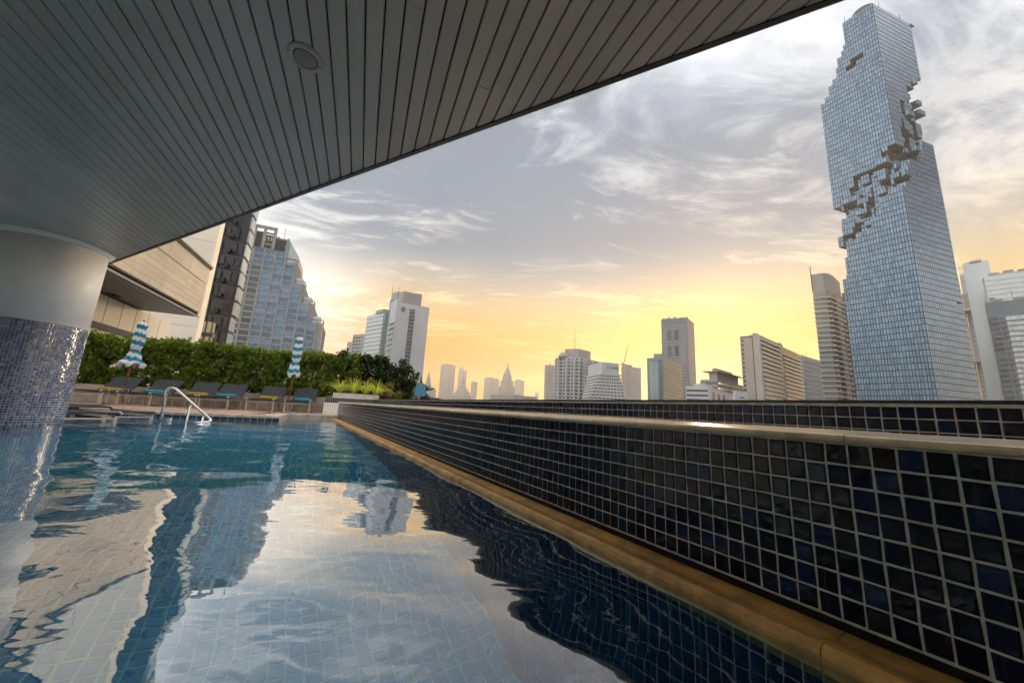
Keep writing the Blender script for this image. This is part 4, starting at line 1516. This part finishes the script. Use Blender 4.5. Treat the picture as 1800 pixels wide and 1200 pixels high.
# emblem: open diamond drop
lc = wt.C + wt.v * solve(wt.C, wt.v, AZ(709, 541)) + nn * .35 + V(0, 0, wt.z - 5.2)
for sc_ in (1.0, .52):
    pts_ = [(0, 2.6), (1.5, .2), (1.0, -1.4), (0, -1.7), (-1.0, -1.4), (-1.5, .2), (0, 2.6)]
    MB().tube([lc + wt.v * (x_ * sc_) + V(0, 0, z_ * sc_ - (.3 if sc_ < 1 else 0)) for x_, z_ in pts_], .22, 6).build('emblem', MAT['logo_dark'], wt.t)
hx = wt.P(6, 6, wt.z)
wt.body('white_clad', wt.z, wt.z + 4.5, 6, 20, 2, wt.wr - 8, name='roof_block')
m = MB()
arc = []
for k in range(9):
    s = k / 8
    arc.append((wt.P(2 + 6 * s * (1 - s), 5 + 15 * s, 0)))
poly = [(p_.x, p_.y) for p_ in arc] + [(p_.x, p_.y) for p_ in (wt.P(16, 20, 0), wt.P(16, 5, 0))]
MB().prism(poly, wt.z, wt.z + 11).build('curved_roof_drum', MAT['grey_clad'], wt.t)
for b_ in (4, 9):
    MB().tube([wt.P(8, b_ - 6, wt.z), wt.P(8, b_ - 6, wt.z + 15)], .15, 5).build('antenna', MAT['mullion'], wt.t)

# stepped pale glass buildings behind the white slab
s1 = Bld('glass_wing', 'pale green glass wing stepping up behind the white slab tower', (668, 600), 360, (640, 600), (690, 560), -50, 60, (668, 548))
s1.body('pale_glass')
s1.body('grey_clad', s1.z - .2, s1.z + 3, -1, s1.wl * .4, -1, s1.wr, name='roof_block')
s1.bands('green_glass', [s1.z - 4 - k * 4 for k in range(24)], .7, .25, 'floor_band', join=True)
s1.body('green_glass', GZ, s1.z - 21, s1.wl - .5, s1.wl + 10, 2, 14, name='lower_wing')
s2 = Bld('tiered_block', 'dusky tiered block at the left of the pale glass wing', (640, 630), 420, (615, 630), (652, 600), -60, 40, (636, 585))
s2.body('tan_clad')
s2.body('tan_clad', GZ, s2.z - 8, s2.wl - .3, s2.wl + 8, 0, 14, name='lower_tier')
s2.wins('L', 'grey_glass', 1, s2.wl - 1, 5, s2.z - 44, s2.z - 2, 11, .6, .45, .2)
s3 = Bld('blue_roof_block', 'blue glass block topping the roof behind the white slab tower', (693, 545), 345, (684, 545), (705, 540), -50, 60, (692, 524))
s3.body('blue_glass')
s3.body('tan_clad', s3.z, s3.z + 7, 0, s3.wl, 1, s3.wr + 6, name='roof_block')
for i in range(7):
    s3.fin('R', i * s3.wr / 7, .5, s3.z - 22, s3.z, .3, 'white_clad', 'rib')

# ---------------------------------------------------------------- pagoda roof on the near skyline
pg_ = at(737, 704, 46)
pag = thing('pagoda', (pg_.x, pg_.y, GZ), 'small dark pagoda with curled eaves just above the parapet', 'pagoda')
pgz = 46 * TE(737, 704)


def eave(cx_, cy_, z, r, h, r2):
    vs = []; n = 24
    for (rr, zz, lift) in ((r, 0, 1), (r * .9, -.05, .8), (r * .62, h * .45, .25), (r2, h, 0)):
        for k in range(n):
            a = 2 * math.pi * k / n
            cr = abs(math.cos(2 * a)) ** 6
            f = 1 + .22 * cr * lift
            vs.append((cx_ + rr * f * math.cos(a + .5), cy_ + rr * f * math.sin(a + .5), z + zz + .38 * cr * lift))
    fs = []
    for i in range(3):
        for k in range(n):
            fs.append((i * n + k, i * n + (k + 1) % n, (i + 1) * n + (k + 1) % n, (i + 1) * n + k))
    fs.append(tuple(range(n))[::-1]); fs.append(tuple(range(3 * n, 4 * n)))
    return MB().add(vs, fs)


eave(pg_.x, pg_.y, pgz + .15, 2.0, .75, .85).build('lower_roof', MAT['roof_tile_dark'], pag)
MB().lathe([(1.25, -8), (1.25, .3)], (pg_.x, pg_.y, pgz), 8).build('lower_storey', MAT['roof_tile_dark'], pag)
MB().lathe([(.75, .6), (.75, 1.5)], (pg_.x, pg_.y, pgz), 8).build('upper_storey', MAT['roof_tile_dark'], pag)
eave(pg_.x, pg_.y, pgz + 1.35, 1.45, .85, .12).build('upper_roof', MAT['roof_tile_dark'], pag)
MB().lathe([(.14, 0), (.2, .15), (.06, .3), (.12, .42), (.02, .7)], (pg_.x, pg_.y, pgz + 2.15), 10).build('finial', MAT['roof_tile_dark'], pag)
MB().obox(V(pg_.x - 3.0, pg_.y - .6, pgz - 8), V(5.6, 0, 0), V(0, 2, 0), V(0, 0, 8.35)).build('hall_wall', MAT['roof_tile_dark'], pag)
bl = at(738, 686, 43)
bbd = thing('billboard', (bl.x, bl.y, bl.z - 8), 'small blue billboard on a mast in front of the pagoda', 'billboard')
MB().obox(V(bl.x - .55, bl.y, bl.z - .6), V(1.15, .25, 0), V(-.03, .12, 0), V(0, 0, 1.2)).build('panel', MAT['billboard'], bbd)
MB().tube([V(bl.x - .05, bl.y + .1, bl.z - 8), V(bl.x - .05, bl.y + .1, bl.z - .6)], .09, 6).build('mast', MAT['grey_clad'], bbd)

# ---------------------------------------------------------------- white apartments and terraced block in the middle
ap = Bld('white_apartments', 'white balconied apartment block with a mast on its roof', (1018, 660), 420, (974, 690), (1062, 660), -62, 50, (1018, 628))
ap.body('white_clad')
for k in range(17):
    z = ap.z - 3.4 - k * 4.0
    for f_, n_ in (('L', 6), ('R', 7)):
        w_ = ap.wl if f_ == 'L' else ap.wr
        ap.wins(f_, 'grey_glass', .5, w_ - .5, n_, z, z + 2.6, 1, .62, .8, .15, 'window', True)
    ap.bands('white_clad', [z - .9], .8, .9, 'balcony_band')
for f_ in (.18, .5, .84):
    ap.fin('L', ap.wl * f_, 1.6, GZ, ap.z, 1.1, 'white_clad', 'pier')
    ap.fin('R', ap.wr * f_, 1.6, GZ, ap.z, 1.1, 'white_clad', 'pier')
ap.body('grey_clad', ap.z, ap.z + 10.5, 2, ap.wl * .62, 1, ap.wr * .5, name='roof_block')
MB().tube([ap.P(8, 3, ap.z + 10), ap.P(8, 3, ap.z + 36)], [.45, .12], 6).build('mast', MAT['crane_yellow'], ap.t)
cdr = ap.P(ap.wl * .72, 2, ap.z)
MB().lathe([(5.5, 0), (5.2, 3), (3.6, 6), (.2, 7.6)], tuple(cdr), 20).build('roof_dome', MAT['tan_clad'], ap.t, True)

te = thing('terraced_block', tuple(azv(AZ(1065, 690)) * 330 + V(0, 0, GZ)), 'white terraced block narrowing upward with lettering on its top wall', 'building')
nlev = 15
for k in range(nlev):
    f = k / (nlev - 1)
    zt0 = 330 * TE(1065, 636)
    z0_ = -2 + f * (zt0 - 8); z1_ = -2 + (k + 1) / (nlev - 1) * (zt0 - 8) if k < nlev - 1 else zt0
    lx_, rx_ = 1020 + (1058 - 1020) * f, 1106 + (1088 - 1106) * f
    pl_, pr_ = azv(AZ(lx_, 690)) * 330, azv(AZ(rx_, 690)) * 338
    dv = (pr_ - pl_).normalized(); bk = V(-dv.y, dv.x, 0)
    if k == 0:
        z0w = GZ
    else:
        z0w = z0_
    MB().prism([(p_.x, p_.y) for p_ in (pl_, pr_, pr_ + bk * 28, pl_ + bk * 28)], z0w, z1_ if k == nlev - 1 else z1_ - 1.7).build('storey', MAT['grey_glass' if k < nlev - 1 else 'white_clad'], te)
    if k < nlev - 1:
        MB().prism([(p_.x, p_.y) for p_ in (pl_ - dv * .8 - bk * .9, pr_ + dv * .8 - bk * .9, pr_ + dv * .8 + bk * 29, pl_ - dv * .8 + bk * 29)], z1_ - 1.7, z1_ - .02).build('balcony_band', MAT['white_clad'], te)
        nfin = 9
        for q_ in range(nfin):
            MB().obox(pl_ + (pr_ - pl_) * (q_ / nfin) - bk * .5 + V(0, 0, z0w if k else -4), dv * .8, bk * .6, V(0, 0, (z1_ - 1.7) - (z0w if k else -4))).build('pier', MAT['white_clad'], te)
    else:
        lettering('TOWER', pl_.lerp(pr_, .64) - bk * .1 + V(0, 0, z0_ + (z1_ - z0_) * .42), dv, 3.6, te, 'logo_dark', .1)

# crane on the block behind
bk_ = Bld('tan_slab', 'tan hazy slab block right of the terraced block', (1100, 660), 620, (1092, 660), (1127, 660), -50, 62, (1110, 643))
bk_.body('tan_clad')
bk_.body('tan_clad', bk_.z, bk_.z + 3, 0, bk_.wl, 3, 14, name='roof_block')
cr_ = at(1096, 640, 600)
crn = thing('tower_crane', tuple(cr_), 'yellow construction crane with raised jib above the tan slab', 'crane')
tip = at(1105, 604, 600)
sec = []
MB().tube([cr_ + V(0, 0, -70), cr_ + V(0, 0, 1)], .9, 4).build('mast', MAT['crane_yellow'], crn)
jd = (tip - cr_)
MB().tube([cr_, cr_ + jd * .5, tip], [.9, .75, .4], 4).build('jib', MAT['crane_yellow'], crn)
MB().tube([cr_, at(1092, 633, 600)], .6, 4).build('back_stay', MAT['crane_yellow'], crn)
MB().obox(cr_ - V(5, 1.5, 1.5), V(9, 0, 0), V(0, 3, 0), V(0, 0, 2.2)).build('counterweight', MAT['crane_yellow'], crn)
lb = Bld('grey_slab', 'narrow grey slab block left of the white apartments', (960, 670), 700, (956, 690), (976, 660), -40, 66, (962, 641))
lb.body('tan_clad')
lb.bands('dim_clad', [lb.z - 5 - 5 * k for k in range(16)], 1.0, .2, 'floor_band', join=True)

# ---------------------------------------------------------------- perforated grey tower and green glass block
pt = Bld('perforated_tower', 'tall grey tower with dotted facade standing right in front of the sunrise', (1211, 640), 520, (1163, 600), (1223, 640), -58, 40, (1208, 558))
pt.body('slate_clad')
pt.wins('L', 'white_clad', 2, pt.wl - 2, 20, 0, pt.z - 8, 30, .42, .45, .3)
pt.wins('R', 'pale_glass', 1, pt.wr - 1, 6, 0, pt.z - 8, 34, .32, .5, .15)
for i in range(13):
    pt.fin('L', i * pt.wl / 13, .5, GZ, pt.z, .35, 'dim_clad', 'rib')
for f_ in (.35, .62):
    for zz in (.42, .62, .78):
        pt.fin('L', pt.wl * f_, 4.5, pt.z * zz, pt.z * (zz + .10), .8, 'grey_glass', 'sky_garden')
for i in range(9):
    MB().obox(pt.P(i * pt.wl / 9, 1, pt.z - .1), pt.u * pt.wl / 14, pt.v * 3, V(0, 0, 1 + random.random() * 2)).build('roof_plant', MAT['dim_clad'], pt.t)
gg = Bld('green_glass_block', 'green glass office block with curved bays in front of the dotted grey tower', (1166, 690), 400, (1138, 680), (1200, 690), -55, 42, (1164, 628))
gg.body('green_glass')
gg.body('dim_clad', gg.z, gg.z + 4.5, 3, gg.wl - 6, 2, gg.wr - 6, name='roof_block')
gg.bands('grey_glass', [gg.z - 4 - k * 3.4 for k in range(17)], .7, .15, 'floor_band')
gg.fin('L', .4, 3.2, GZ, gg.z - 2, .5, 'blue_glass', 'dark_bay')
gg.fin('L', gg.wl - 4.5, 4.2, GZ, gg.z - 3.0, .6, 'dim_clad', 'end_bay')
for i in range(3):
    c = gg.C + gg.u * (gg.wl * (.36 + .16 * i))
    MB().lathe([(2.5, GZ), (2.5, gg.z - 4)], (c.x, c.y, 0), 16).build('round_bay', MAT['green_glass'], gg.t, True)
# low white offices
lo = Bld('low_white_office', 'low white office block with ribbon windows and tall dark slots', (1246, 695), 230, (1206, 700), (1293, 700), -64, 42, (1246, 679))
lo.body('white_clad')
for k in range(5):
    lo.wins('L', 'grey_glass', .4, lo.wl - .4, 1, lo.z - 3.0 - k * 2.6, lo.z - 1.9 - k * 2.6, 1, 1, 1, .08, 'ribbon_window', False)
for i in range(5):
    lo.fin('R', lo.wr * (.1 + .18 * i), lo.wr * .085, GZ, lo.z - 2.4, .1, 'grey_glass', 'slot_window')
lo.body('white_clad', lo.z, lo.z + 1.6, 3, lo.wl - 4, 1, lo.wr * .3, name='roof_block')
lw = Bld('white_annex', 'small white annex with dark lettering beside the striped tower', (1293, 695), 200, (1289, 700), (1315, 700), -64, 55, (1293, 686))
lw.body('white_clad')
d, nn, _ = lw.face('R')
lettering('J. PRESIDENT', lw.C + d * lw.wr * .48 + nn * .12 + V(0, 0, lw.z - 3.2), d, .85, lw.t, 'logo_dark', .05)
cn = Bld('canopied_block', 'tiered tan block with a flat canopy roof against the sun', (1262, 675), 330, (1232, 690), (1312, 680), -66, 50, (1262, 667))
cn.body('tan_clad')
cn.bands('grey_glass', [cn.z - 3.5, cn.z - 7.5, cn.z - 11.5], 1.6, .1, 'window_band')
cn.body('tan_clad', cn.z, cn.z + 6.2, 1, cn.wl * .55, 2, cn.wr * .75, name='upper_tier')
cn.body('dim_clad', cn.z + 6.2, cn.z + 7.0, -2, cn.wl * .9, 0, cn.wr * .8, name='canopy_roof')
cn.body('tan_clad', cn.z + 7.0, cn.z + 9.6, 2, cn.wl * .4, 4, cn.wr * .6, name='penthouse')
MB().tube([cn.P(3, 5, cn.z + 9), cn.P(3, 5, cn.z + 16)], .15, 5).build('antenna', MAT['mullion'], cn.t)

# ---------------------------------------------------------------- striped tower
sp_ = Bld('striped_tower', 'cream tower with white balcony stripes and a tall glazed corner', (1335, 640), 300, (1304, 640), (1409, 660), -60, 52, (1335, 589))
sp_.body('grey_glass')
d, nn, Wl = sp_.face('L')
sp_.fin('L', .2, Wl - 7.6, GZ, sp_.z, .35, 'tan_clad', 'glazed_corner')
sp_.wins('L', 'bronze_glass', .6, Wl - 8.2, 8, -6, sp_.z - 3, 26, .8, .82, .5)
sp_.fin('L', Wl - 6.8, 5.0, GZ, sp_.z - 1.5, .6, 'pink_clad', 'pier')
sp_.fin('R', -.2, 3.6, GZ, sp_.z + .5, .7, 'white_clad', 'pier')
sp_.fin('R', sp_.wr * .46, 6.0, GZ, sp_.z + 2.2, .25, 'tan_clad', 'stair_core')
for k in range(19):
    z = sp_.z - 2.6 - k * 3.15
    d, nn, _ = sp_.face('R')
    MB().obox(sp_.C + d * 4.2 - nn * .2 + V(0, 0, z), d * (sp_.wr * .46 - 4.4), nn * 1.5, V(0, 0, 1.5)).build('balcony_band', MAT['cream_clad'], sp_.t)
    if k > 0:
        MB().obox(sp_.C + d * (sp_.wr * .46 + 6.2) - nn * .2 + V(0, 0, z - 1), d * (sp_.wr * .54 - 6.4), nn * 1.5, V(0, 0, 1.5)).build('balcony_band', MAT['cream_clad'], sp_.t)
    d, nn, _ = sp_.face('L')
    MB().obox(sp_.C + d * (Wl - 1.8) - nn * .2 + V(0, 0, z), d * 2.3, nn * .9, V(0, 0, 1.1)).build('balcony', MAT['pink_clad'], sp_.t)
sp_.body('tan_clad', sp_.z, sp_.z + 2.2, 1.5, Wl - 8, 2, sp_.wr * .62, name='roof_block')
sp_.body('pink_clad', sp_.z - 4, sp_.z - .6, 1.5, Wl - 8, sp_.wr * .64, sp_.wr * .94, name='roof_block')

hz = Bld('banded_block', 'pale banded block half hidden behind the striped tower', (1418, 690), 420, (1404, 690), (1452, 690), -50, 58, (1420, 628))
hz.body('dim_clad')
hz.bands('grey_clad', [hz.z - 3.5 - 4 * k for k in range(15)], 1.7, .3, 'floor_band')
hz.body('tan_clad', hz.z - .3, hz.z + 2.4, 1, hz.wl, 1, hz.wr, name='roof_block')

# ---------------------------------------------------------------- balconied condominium left of the glass tower
cd = Bld('condominium', 'tall brownish condominium with white balconies left of the glass tower', (1462, 600), 330, (1440, 620), (1506, 650), -50, 62, (1462, 508))
cd.body('pink_clad')
for k in range(32):
    z = cd.z - 5 - k * 3.5
    d, nn, w_ = cd.face('L')
    MB().obox(cd.C + d * -.3 - nn * .2 + V(0, 0, z - .7), d * (w_ + .8), nn * 1.3, V(0, 0, .75)).build('balcony', MAT['cream_clad'], cd.t)
    cd.wins('L', 'green_glass', .6, w_ - .3, 2, z, z + 2.4, 1, .9, .9, .15, 'window', True)
    d, nn, w_ = cd.face('R')
    for (f0, f1, o_) in ((.0, .30, 1.9), (.36, .52, 1.2), (.58, .72, 1.0)):
        MB().obox(cd.C + d * w_ * f0 - nn * .2 + V(0, 0, z - .8), d * w_ * (f1 - f0), nn * (o_ + .2), V(0, 0, .95)).build('balcony', MAT['cream_clad'], cd.t)
    cd.wins('R', 'grey_glass', .5, w_ * .75, 4, z, z + 2.3, 1, .62, .9, .1, 'window', True)
cd.fin('R', cd.wr * .31, 1.2, GZ, cd.z - 2, 1.4, 'pink_clad', 'pier')
cd.fin('R', cd.wr * .75, cd.wr * .25, GZ, cd.z + 3, 1.1, 'pink_clad', 'end_bay')
arc = []
for k in range(11):
    s = k / 10
    arc.append(cd.P(cd.wl * .9 - 2 * math.sin(math.pi * s), cd.wr * s * .8, 0) - cd.v * 0)
poly = [(p_.x, p_.y) for p_ in (cd.P(1.5 - 0, .5, 0), cd.P(1.0, cd.wr * .3, 0), cd.P(1.0, cd.wr * .72, 0), cd.P(cd.wl, cd.wr * .72, 0), cd.P(cd.wl, .5, 0))]
m = MB()
n_ = 12
vs = []; fs = []
for k in range(n_ + 1):
    s = k / n_
    h_ = 13 * (1 - .12 * s) + 2.4 * math.sin(math.pi * s)
    for a_ in (.8, cd.wl):
        p_ = cd.P(a_, .5 + cd.wr * .75 * s, 0)
        vs += [V(p_.x, p_.y, cd.z - 1), V(p_.x, p_.y, cd.z + h_)]
for k in range(n_):
    o_ = 4 * k
    fs += [(o_, o_ + 4, o_ + 5, o_ + 1), (o_ + 1, o_ + 5, o_ + 7, o_ + 3), (o_ + 3, o_ + 7, o_ + 6, o_ + 2)]
fs += [(0, 1, 3, 2), (4 * n_, 4 * n_ + 2, 4 * n_ + 3, 4 * n_ + 1)]
m.add(vs, fs); m.build('curved_crown', MAT['tan_clad'], cd.t)
MB().tube([cd.P(cd.wl, 0, cd.z), cd.P(cd.wl, 0, cd.z + 19)], .3, 5).build('antenna', MAT['mullion'], cd.t)

# ---------------------------------------------------------------- pale towers at the far right
p1 = Bld('pale_tower', 'tall pale glass tower just right of the blue glass tower', (1743, 540), 520, (1697, 540), (1754, 540), -37, 40, (1743, 463))
p1.body('pale_glass')
p1.bands('grey_clad', [p1.z - 4 * k - 4 for k in range(36)], .45, .12, 'floor_line', join=True)
p1.body('pale_glass', GZ, p1.z - 5, p1.wl, p1.wl + 8, 4, 30, name='left_facet')
p1.body('pale_glass', GZ, p1.z - 24, p1.wl + 7.9, p1.wl + 22, -1, 26, name='left_wing')
p1.body('tan_clad', GZ, p1.z - 24.5, p1.wl + .5, p1.wl + 8.5, -1.5, 14, name='stone_strip')
for py_ in (549, 639):
    p1.bands('tan_clad', [520 * TE(1720, py_)], 2.8, .4, 'stone_band', a1=p1.wl + 20)
p1.body('white_clad', p1.z, p1.z + 1.6, 4, p1.wl - 4, 2, p1.wr - 2, name='roof_block')
p1.body('tan_clad', GZ, p1.z - 3, -4, 0, 6, 18, name='right_wing')
for k_ in range(4):
    MB().obox(p1.P(5 + k_ * 6, 4, p1.z + 1.5), p1.u * 2.2, p1.v * 2, V(0, 0, 1 + .5 * (k_ % 2))).build('roof_plant', MAT['grey_clad'], p1.t)
p2 = Bld('pale_round_tower', 'pale glass tower with a tan left side above the dark blue office', (1752, 530), 480, (1734, 530), (1860, 540), -62, 134, (1752, 485))
p2.body('pale_glass')
p2.fin('L', .1, p2.wl - .2, GZ, p2.z - 1, .3, 'tan_clad', 'stone_face')
p2.bands('grey_clad', [p2.z - 4 * k - 4 for k in range(34)], .45, .35, 'floor_line', join=True)
p2.body('white_clad', p2.z, p2.z + 1.8, 2, p2.wl - 1, 2, p2.wr - 3, name='roof_block')
for k_ in range(3):
    MB().obox(p2.P(3, 4 + k_ * 7, p2.z + 1.7), p2.u * 2.5, p2.v * 3, V(0, 0, 1.2 + .6 * (k_ % 2))).build('roof_plant', MAT['grey_clad'], p2.t)
bb = Bld('navy_office', 'dark blue grey office block with ribbon windows at the right edge', (1737, 545), 400, (1733, 545), (1880, 600), -25, 136, (1734, 532))
bb.body('slate_clad')
bx = lambda px: solve(bb.C, bb.v, AZ(px, 570))
for k in range(34):
    z = bb.z - 13 - k * 3.5
    d, nn, w_ = bb.face('R')
    bb.wins('R', 'grey_glass', bx(1740), bx(1757), 1, z, z + 2.1, 1, 1, 1, .15, 'ribbon_window', False)
    bb.wins('R', 'grey_glass', bx(1761), bx(1766), 1, z + .1, z + 1.9, 1, 1, 1, .15, 'ribbon_window', False)
    for q_ in range(7):
        bb.wins('R', 'pale_glass', bx(1771 + q_ * 9), bx(1779.4 + q_ * 9), 1, z - .3, z + 2.3, 1, 1, 1, .12, 'ribbon_window', False)
    MB().obox(bb.C + d * .6 - nn * .1 + V(0, 0, z - 1.0), d * (w_ - 1), nn * .8, V(0, 0, .4)).build('sun_shelf', MAT['grey_clad'], bb.t)

# ---------------------------------------------------------------- hazy far skyline
far = [
    ('far_tower', 'tall plain hazy tower with a notched flat top, left of the skyline', (784, 690), 1900, (771, 690), (797, 690), (784, 640), 'flat'),
    ('far_tower', 'hazy tower with a sharp slanted peak behind the ziggurat apartments', (810, 690), 2200, (803, 690), (818, 690), (808, 650), 'slant'),
    ('far_ziggurat', 'hazy ziggurat apartment tower with a small pointed top', (815, 690), 1200, (795, 695), (829, 690), (815, 673), 'zig'),
    ('far_block', 'hazy block with cranes on its roof beside the ziggurat tower', (832, 690), 2000, (827, 690), (838, 690), (832, 671), 'flat'),
    ('far_block', 'broad hazy slab left of the spired tower', (862, 690), 1900, (850, 690), (876, 690), (862, 664), 'flat'),
    ('far_spire_tower', 'hazy stepped tower with a steep pyramid spire', (890, 690), 1300, (874, 690), (906, 690), (890, 668), 'spire'),
    ('far_block', 'hazy sloping block right of the spired tower', (912, 690), 1900, (903, 690), (921, 690), (912, 668), 'flat'),
    ('far_hall', 'wide low pale blue roof at the foot of the spired tower', (902, 698), 700, (862, 700), (944, 700), (902, 694), 'flat'),
    ('far_tower', 'rounded hazy tower just right of the white slab tower', (750, 690), 1300, (744, 690), (758, 690), (748, 653), 'zig2'),
    ('far_block', 'small low hazy block at the foot of the rounded tower', (762, 695), 1400, (757, 695), (766, 695), (762, 684), 'flat'),
    ('far_block', 'tiny far block alone in the orange gap before the grey slab', (943, 698), 2300, (940, 698), (947, 698), (943, 690), 'flat'),
]
for nm, lab, c0, R, l0, r0, tp, style in far:
    B = Bld(nm, lab, c0, R, l0, r0, -62, 58, tp, 'hazy far skyline')
    w1, w2 = B.wl, B.wr
    if style == 'flat':
        B.body('dim_clad')
        B.body('dim_clad', B.z, B.z + R * .0022, w1 * .2, w1 * .8, w2 * .1, w2 * .55, name='roof_block')
        B.bands('grey_clad', [B.z - R * .004 * (k + 1) for k in range(14)], R * .0009, .3, 'floor_band', join=True)
    elif style == 'slant':
        B.body('dim_clad')
        p = [B.P(0, 0, B.z), B.P(0, w2, B.z - R * .012), B.P(w1, w2, B.z - R * .012), B.P(w1, 0, B.z), B.P(w1 * .5, w2 * .2, B.z + R * .014)]
        MB().add(p, [(0, 1, 4), (1, 2, 4), (2, 3, 4), (3, 0, 4), (3, 2, 1, 0)]).build('slanted_top', MAT['dim_clad'], B.t)
    elif style in ('zig', 'zig2'):
        for k in range(7):
            f = k * .07
            B.body('tan_clad' if style == 'zig' else 'dim_clad', GZ, B.z * (.55 + .45 * k / 6), w1 * f, w1 * (1 - f), w2 * f, w2 * (1 - f), name='tier')
        B.bands('grey_clad', [B.z * (.1 + .03 * k) for k in range(14)], R * .0010, .4, 'floor_band', join=True)
        if style == 'zig':
            q_ = [B.P(w1 * .4, w2 * .4, B.z), B.P(w1 * .4, w2 * .6, B.z), B.P(w1 * .6, w2 * .6, B.z), B.P(w1 * .6, w2 * .4, B.z), B.P(w1 * .5, w2 * .5, B.z + R * .020)]
            MB().add(q_, [(0, 1, 4), (1, 2, 4), (2, 3, 4), (3, 0, 4), (3, 2, 1, 0)]).build('spire', MAT['dim_clad'], B.t)
    elif style == 'spire':
        for k, (f, zf) in enumerate(((0, .55), (.06, .8), (.14, 1.0), (.24, 1.12))):
            B.body('dim_clad', GZ, B.z * zf, w1 * f, w1 * (1 - f), w2 * f, w2 * (1 - f), name='tier')
        zt2 = B.z * 1.12
        q_ = [B.P(w1 * .24, w2 * .24, zt2), B.P(w1 * .24, w2 * .76, zt2), B.P(w1 * .76, w2 * .76, zt2), B.P(w1 * .76, w2 * .24, zt2), B.P(w1 * .5, w2 * .5, zt2 + R * .034)]
        MB().add(q_, [(0, 1, 4), (1, 2, 4), (2, 3, 4), (3, 0, 4), (3, 2, 1, 0)]).build('spire', MAT['dim_clad'], B.t)
        MB().tube([B.P(w1 * .5, w2 * .5, zt2 + R * .025), B.P(w1 * .5, w2 * .5, zt2 + R * .042)], [R * .0028, R * .0008], 6).build('finial', MAT['dim_clad'], B.t)
        B.bands('tan_clad', [B.z * (.05 + .05 * k) for k in range(14)], R * .0012, .3, 'floor_band', join=True)

rc = random.Random(77)
for B_, n_ in ((it, 0), (wt, 4), (ap, 5), (pt, 4), (gg, 4), (lo, 5), (cn, 3), (sp_, 6), (hz, 4), (lb, 2), (bk_, 3), (s1, 3), (p1, 3), (bb, 5)):
    for q_ in range(n_):
        a_, b_ = rc.uniform(.1, .75) * B_.wl, rc.uniform(.1, .75) * min(B_.wr, 30)
        w_ = rc.uniform(1.2, 3.2)
        MB().obox(B_.P(a_, b_, B_.z - .1), B_.u * w_, B_.v * w_ * rc.uniform(.6, 1.3), V(0, 0, rc.uniform(1.2, 3.6))).build('roof_plant', MAT[rc.choice(('grey_clad', 'tan_clad', 'dim_clad'))], B_.t)
    if n_ > 3:
        p_ = B_.P(.3 * B_.wl, .4 * min(B_.wr, 30), B_.z)
        MB().tube([p_, p_ + V(0, 0, rc.uniform(5, 9))], .12, 5).build('antenna', MAT['mullion'], B_.t)

# ================================================================ HAZE
hz_m = bpy.data.materials.new('haze_air'); hz_m.use_nodes = True
T = NT(hz_m.node_tree)
for nd in list(T.n):
    T.n.remove(nd)
pv = T.add('ShaderNodeVolumePrincipled')
pv.inputs['Color'].default_value = (1.0, .92, .80, 1)
pv.inputs['Density'].default_value = 0.00020
pv.inputs['Anisotropy'].default_value = 0.5
o_ = T.add('ShaderNodeOutputMaterial'); T.l.new(pv.outputs[0], o_.inputs['Volume'])
MB().box(-3450, 3450, -3450, 3450, GZ - 2, 300).build('haze', hz_m, label='thin warm morning haze over the city', category='haze', kind='stuff')
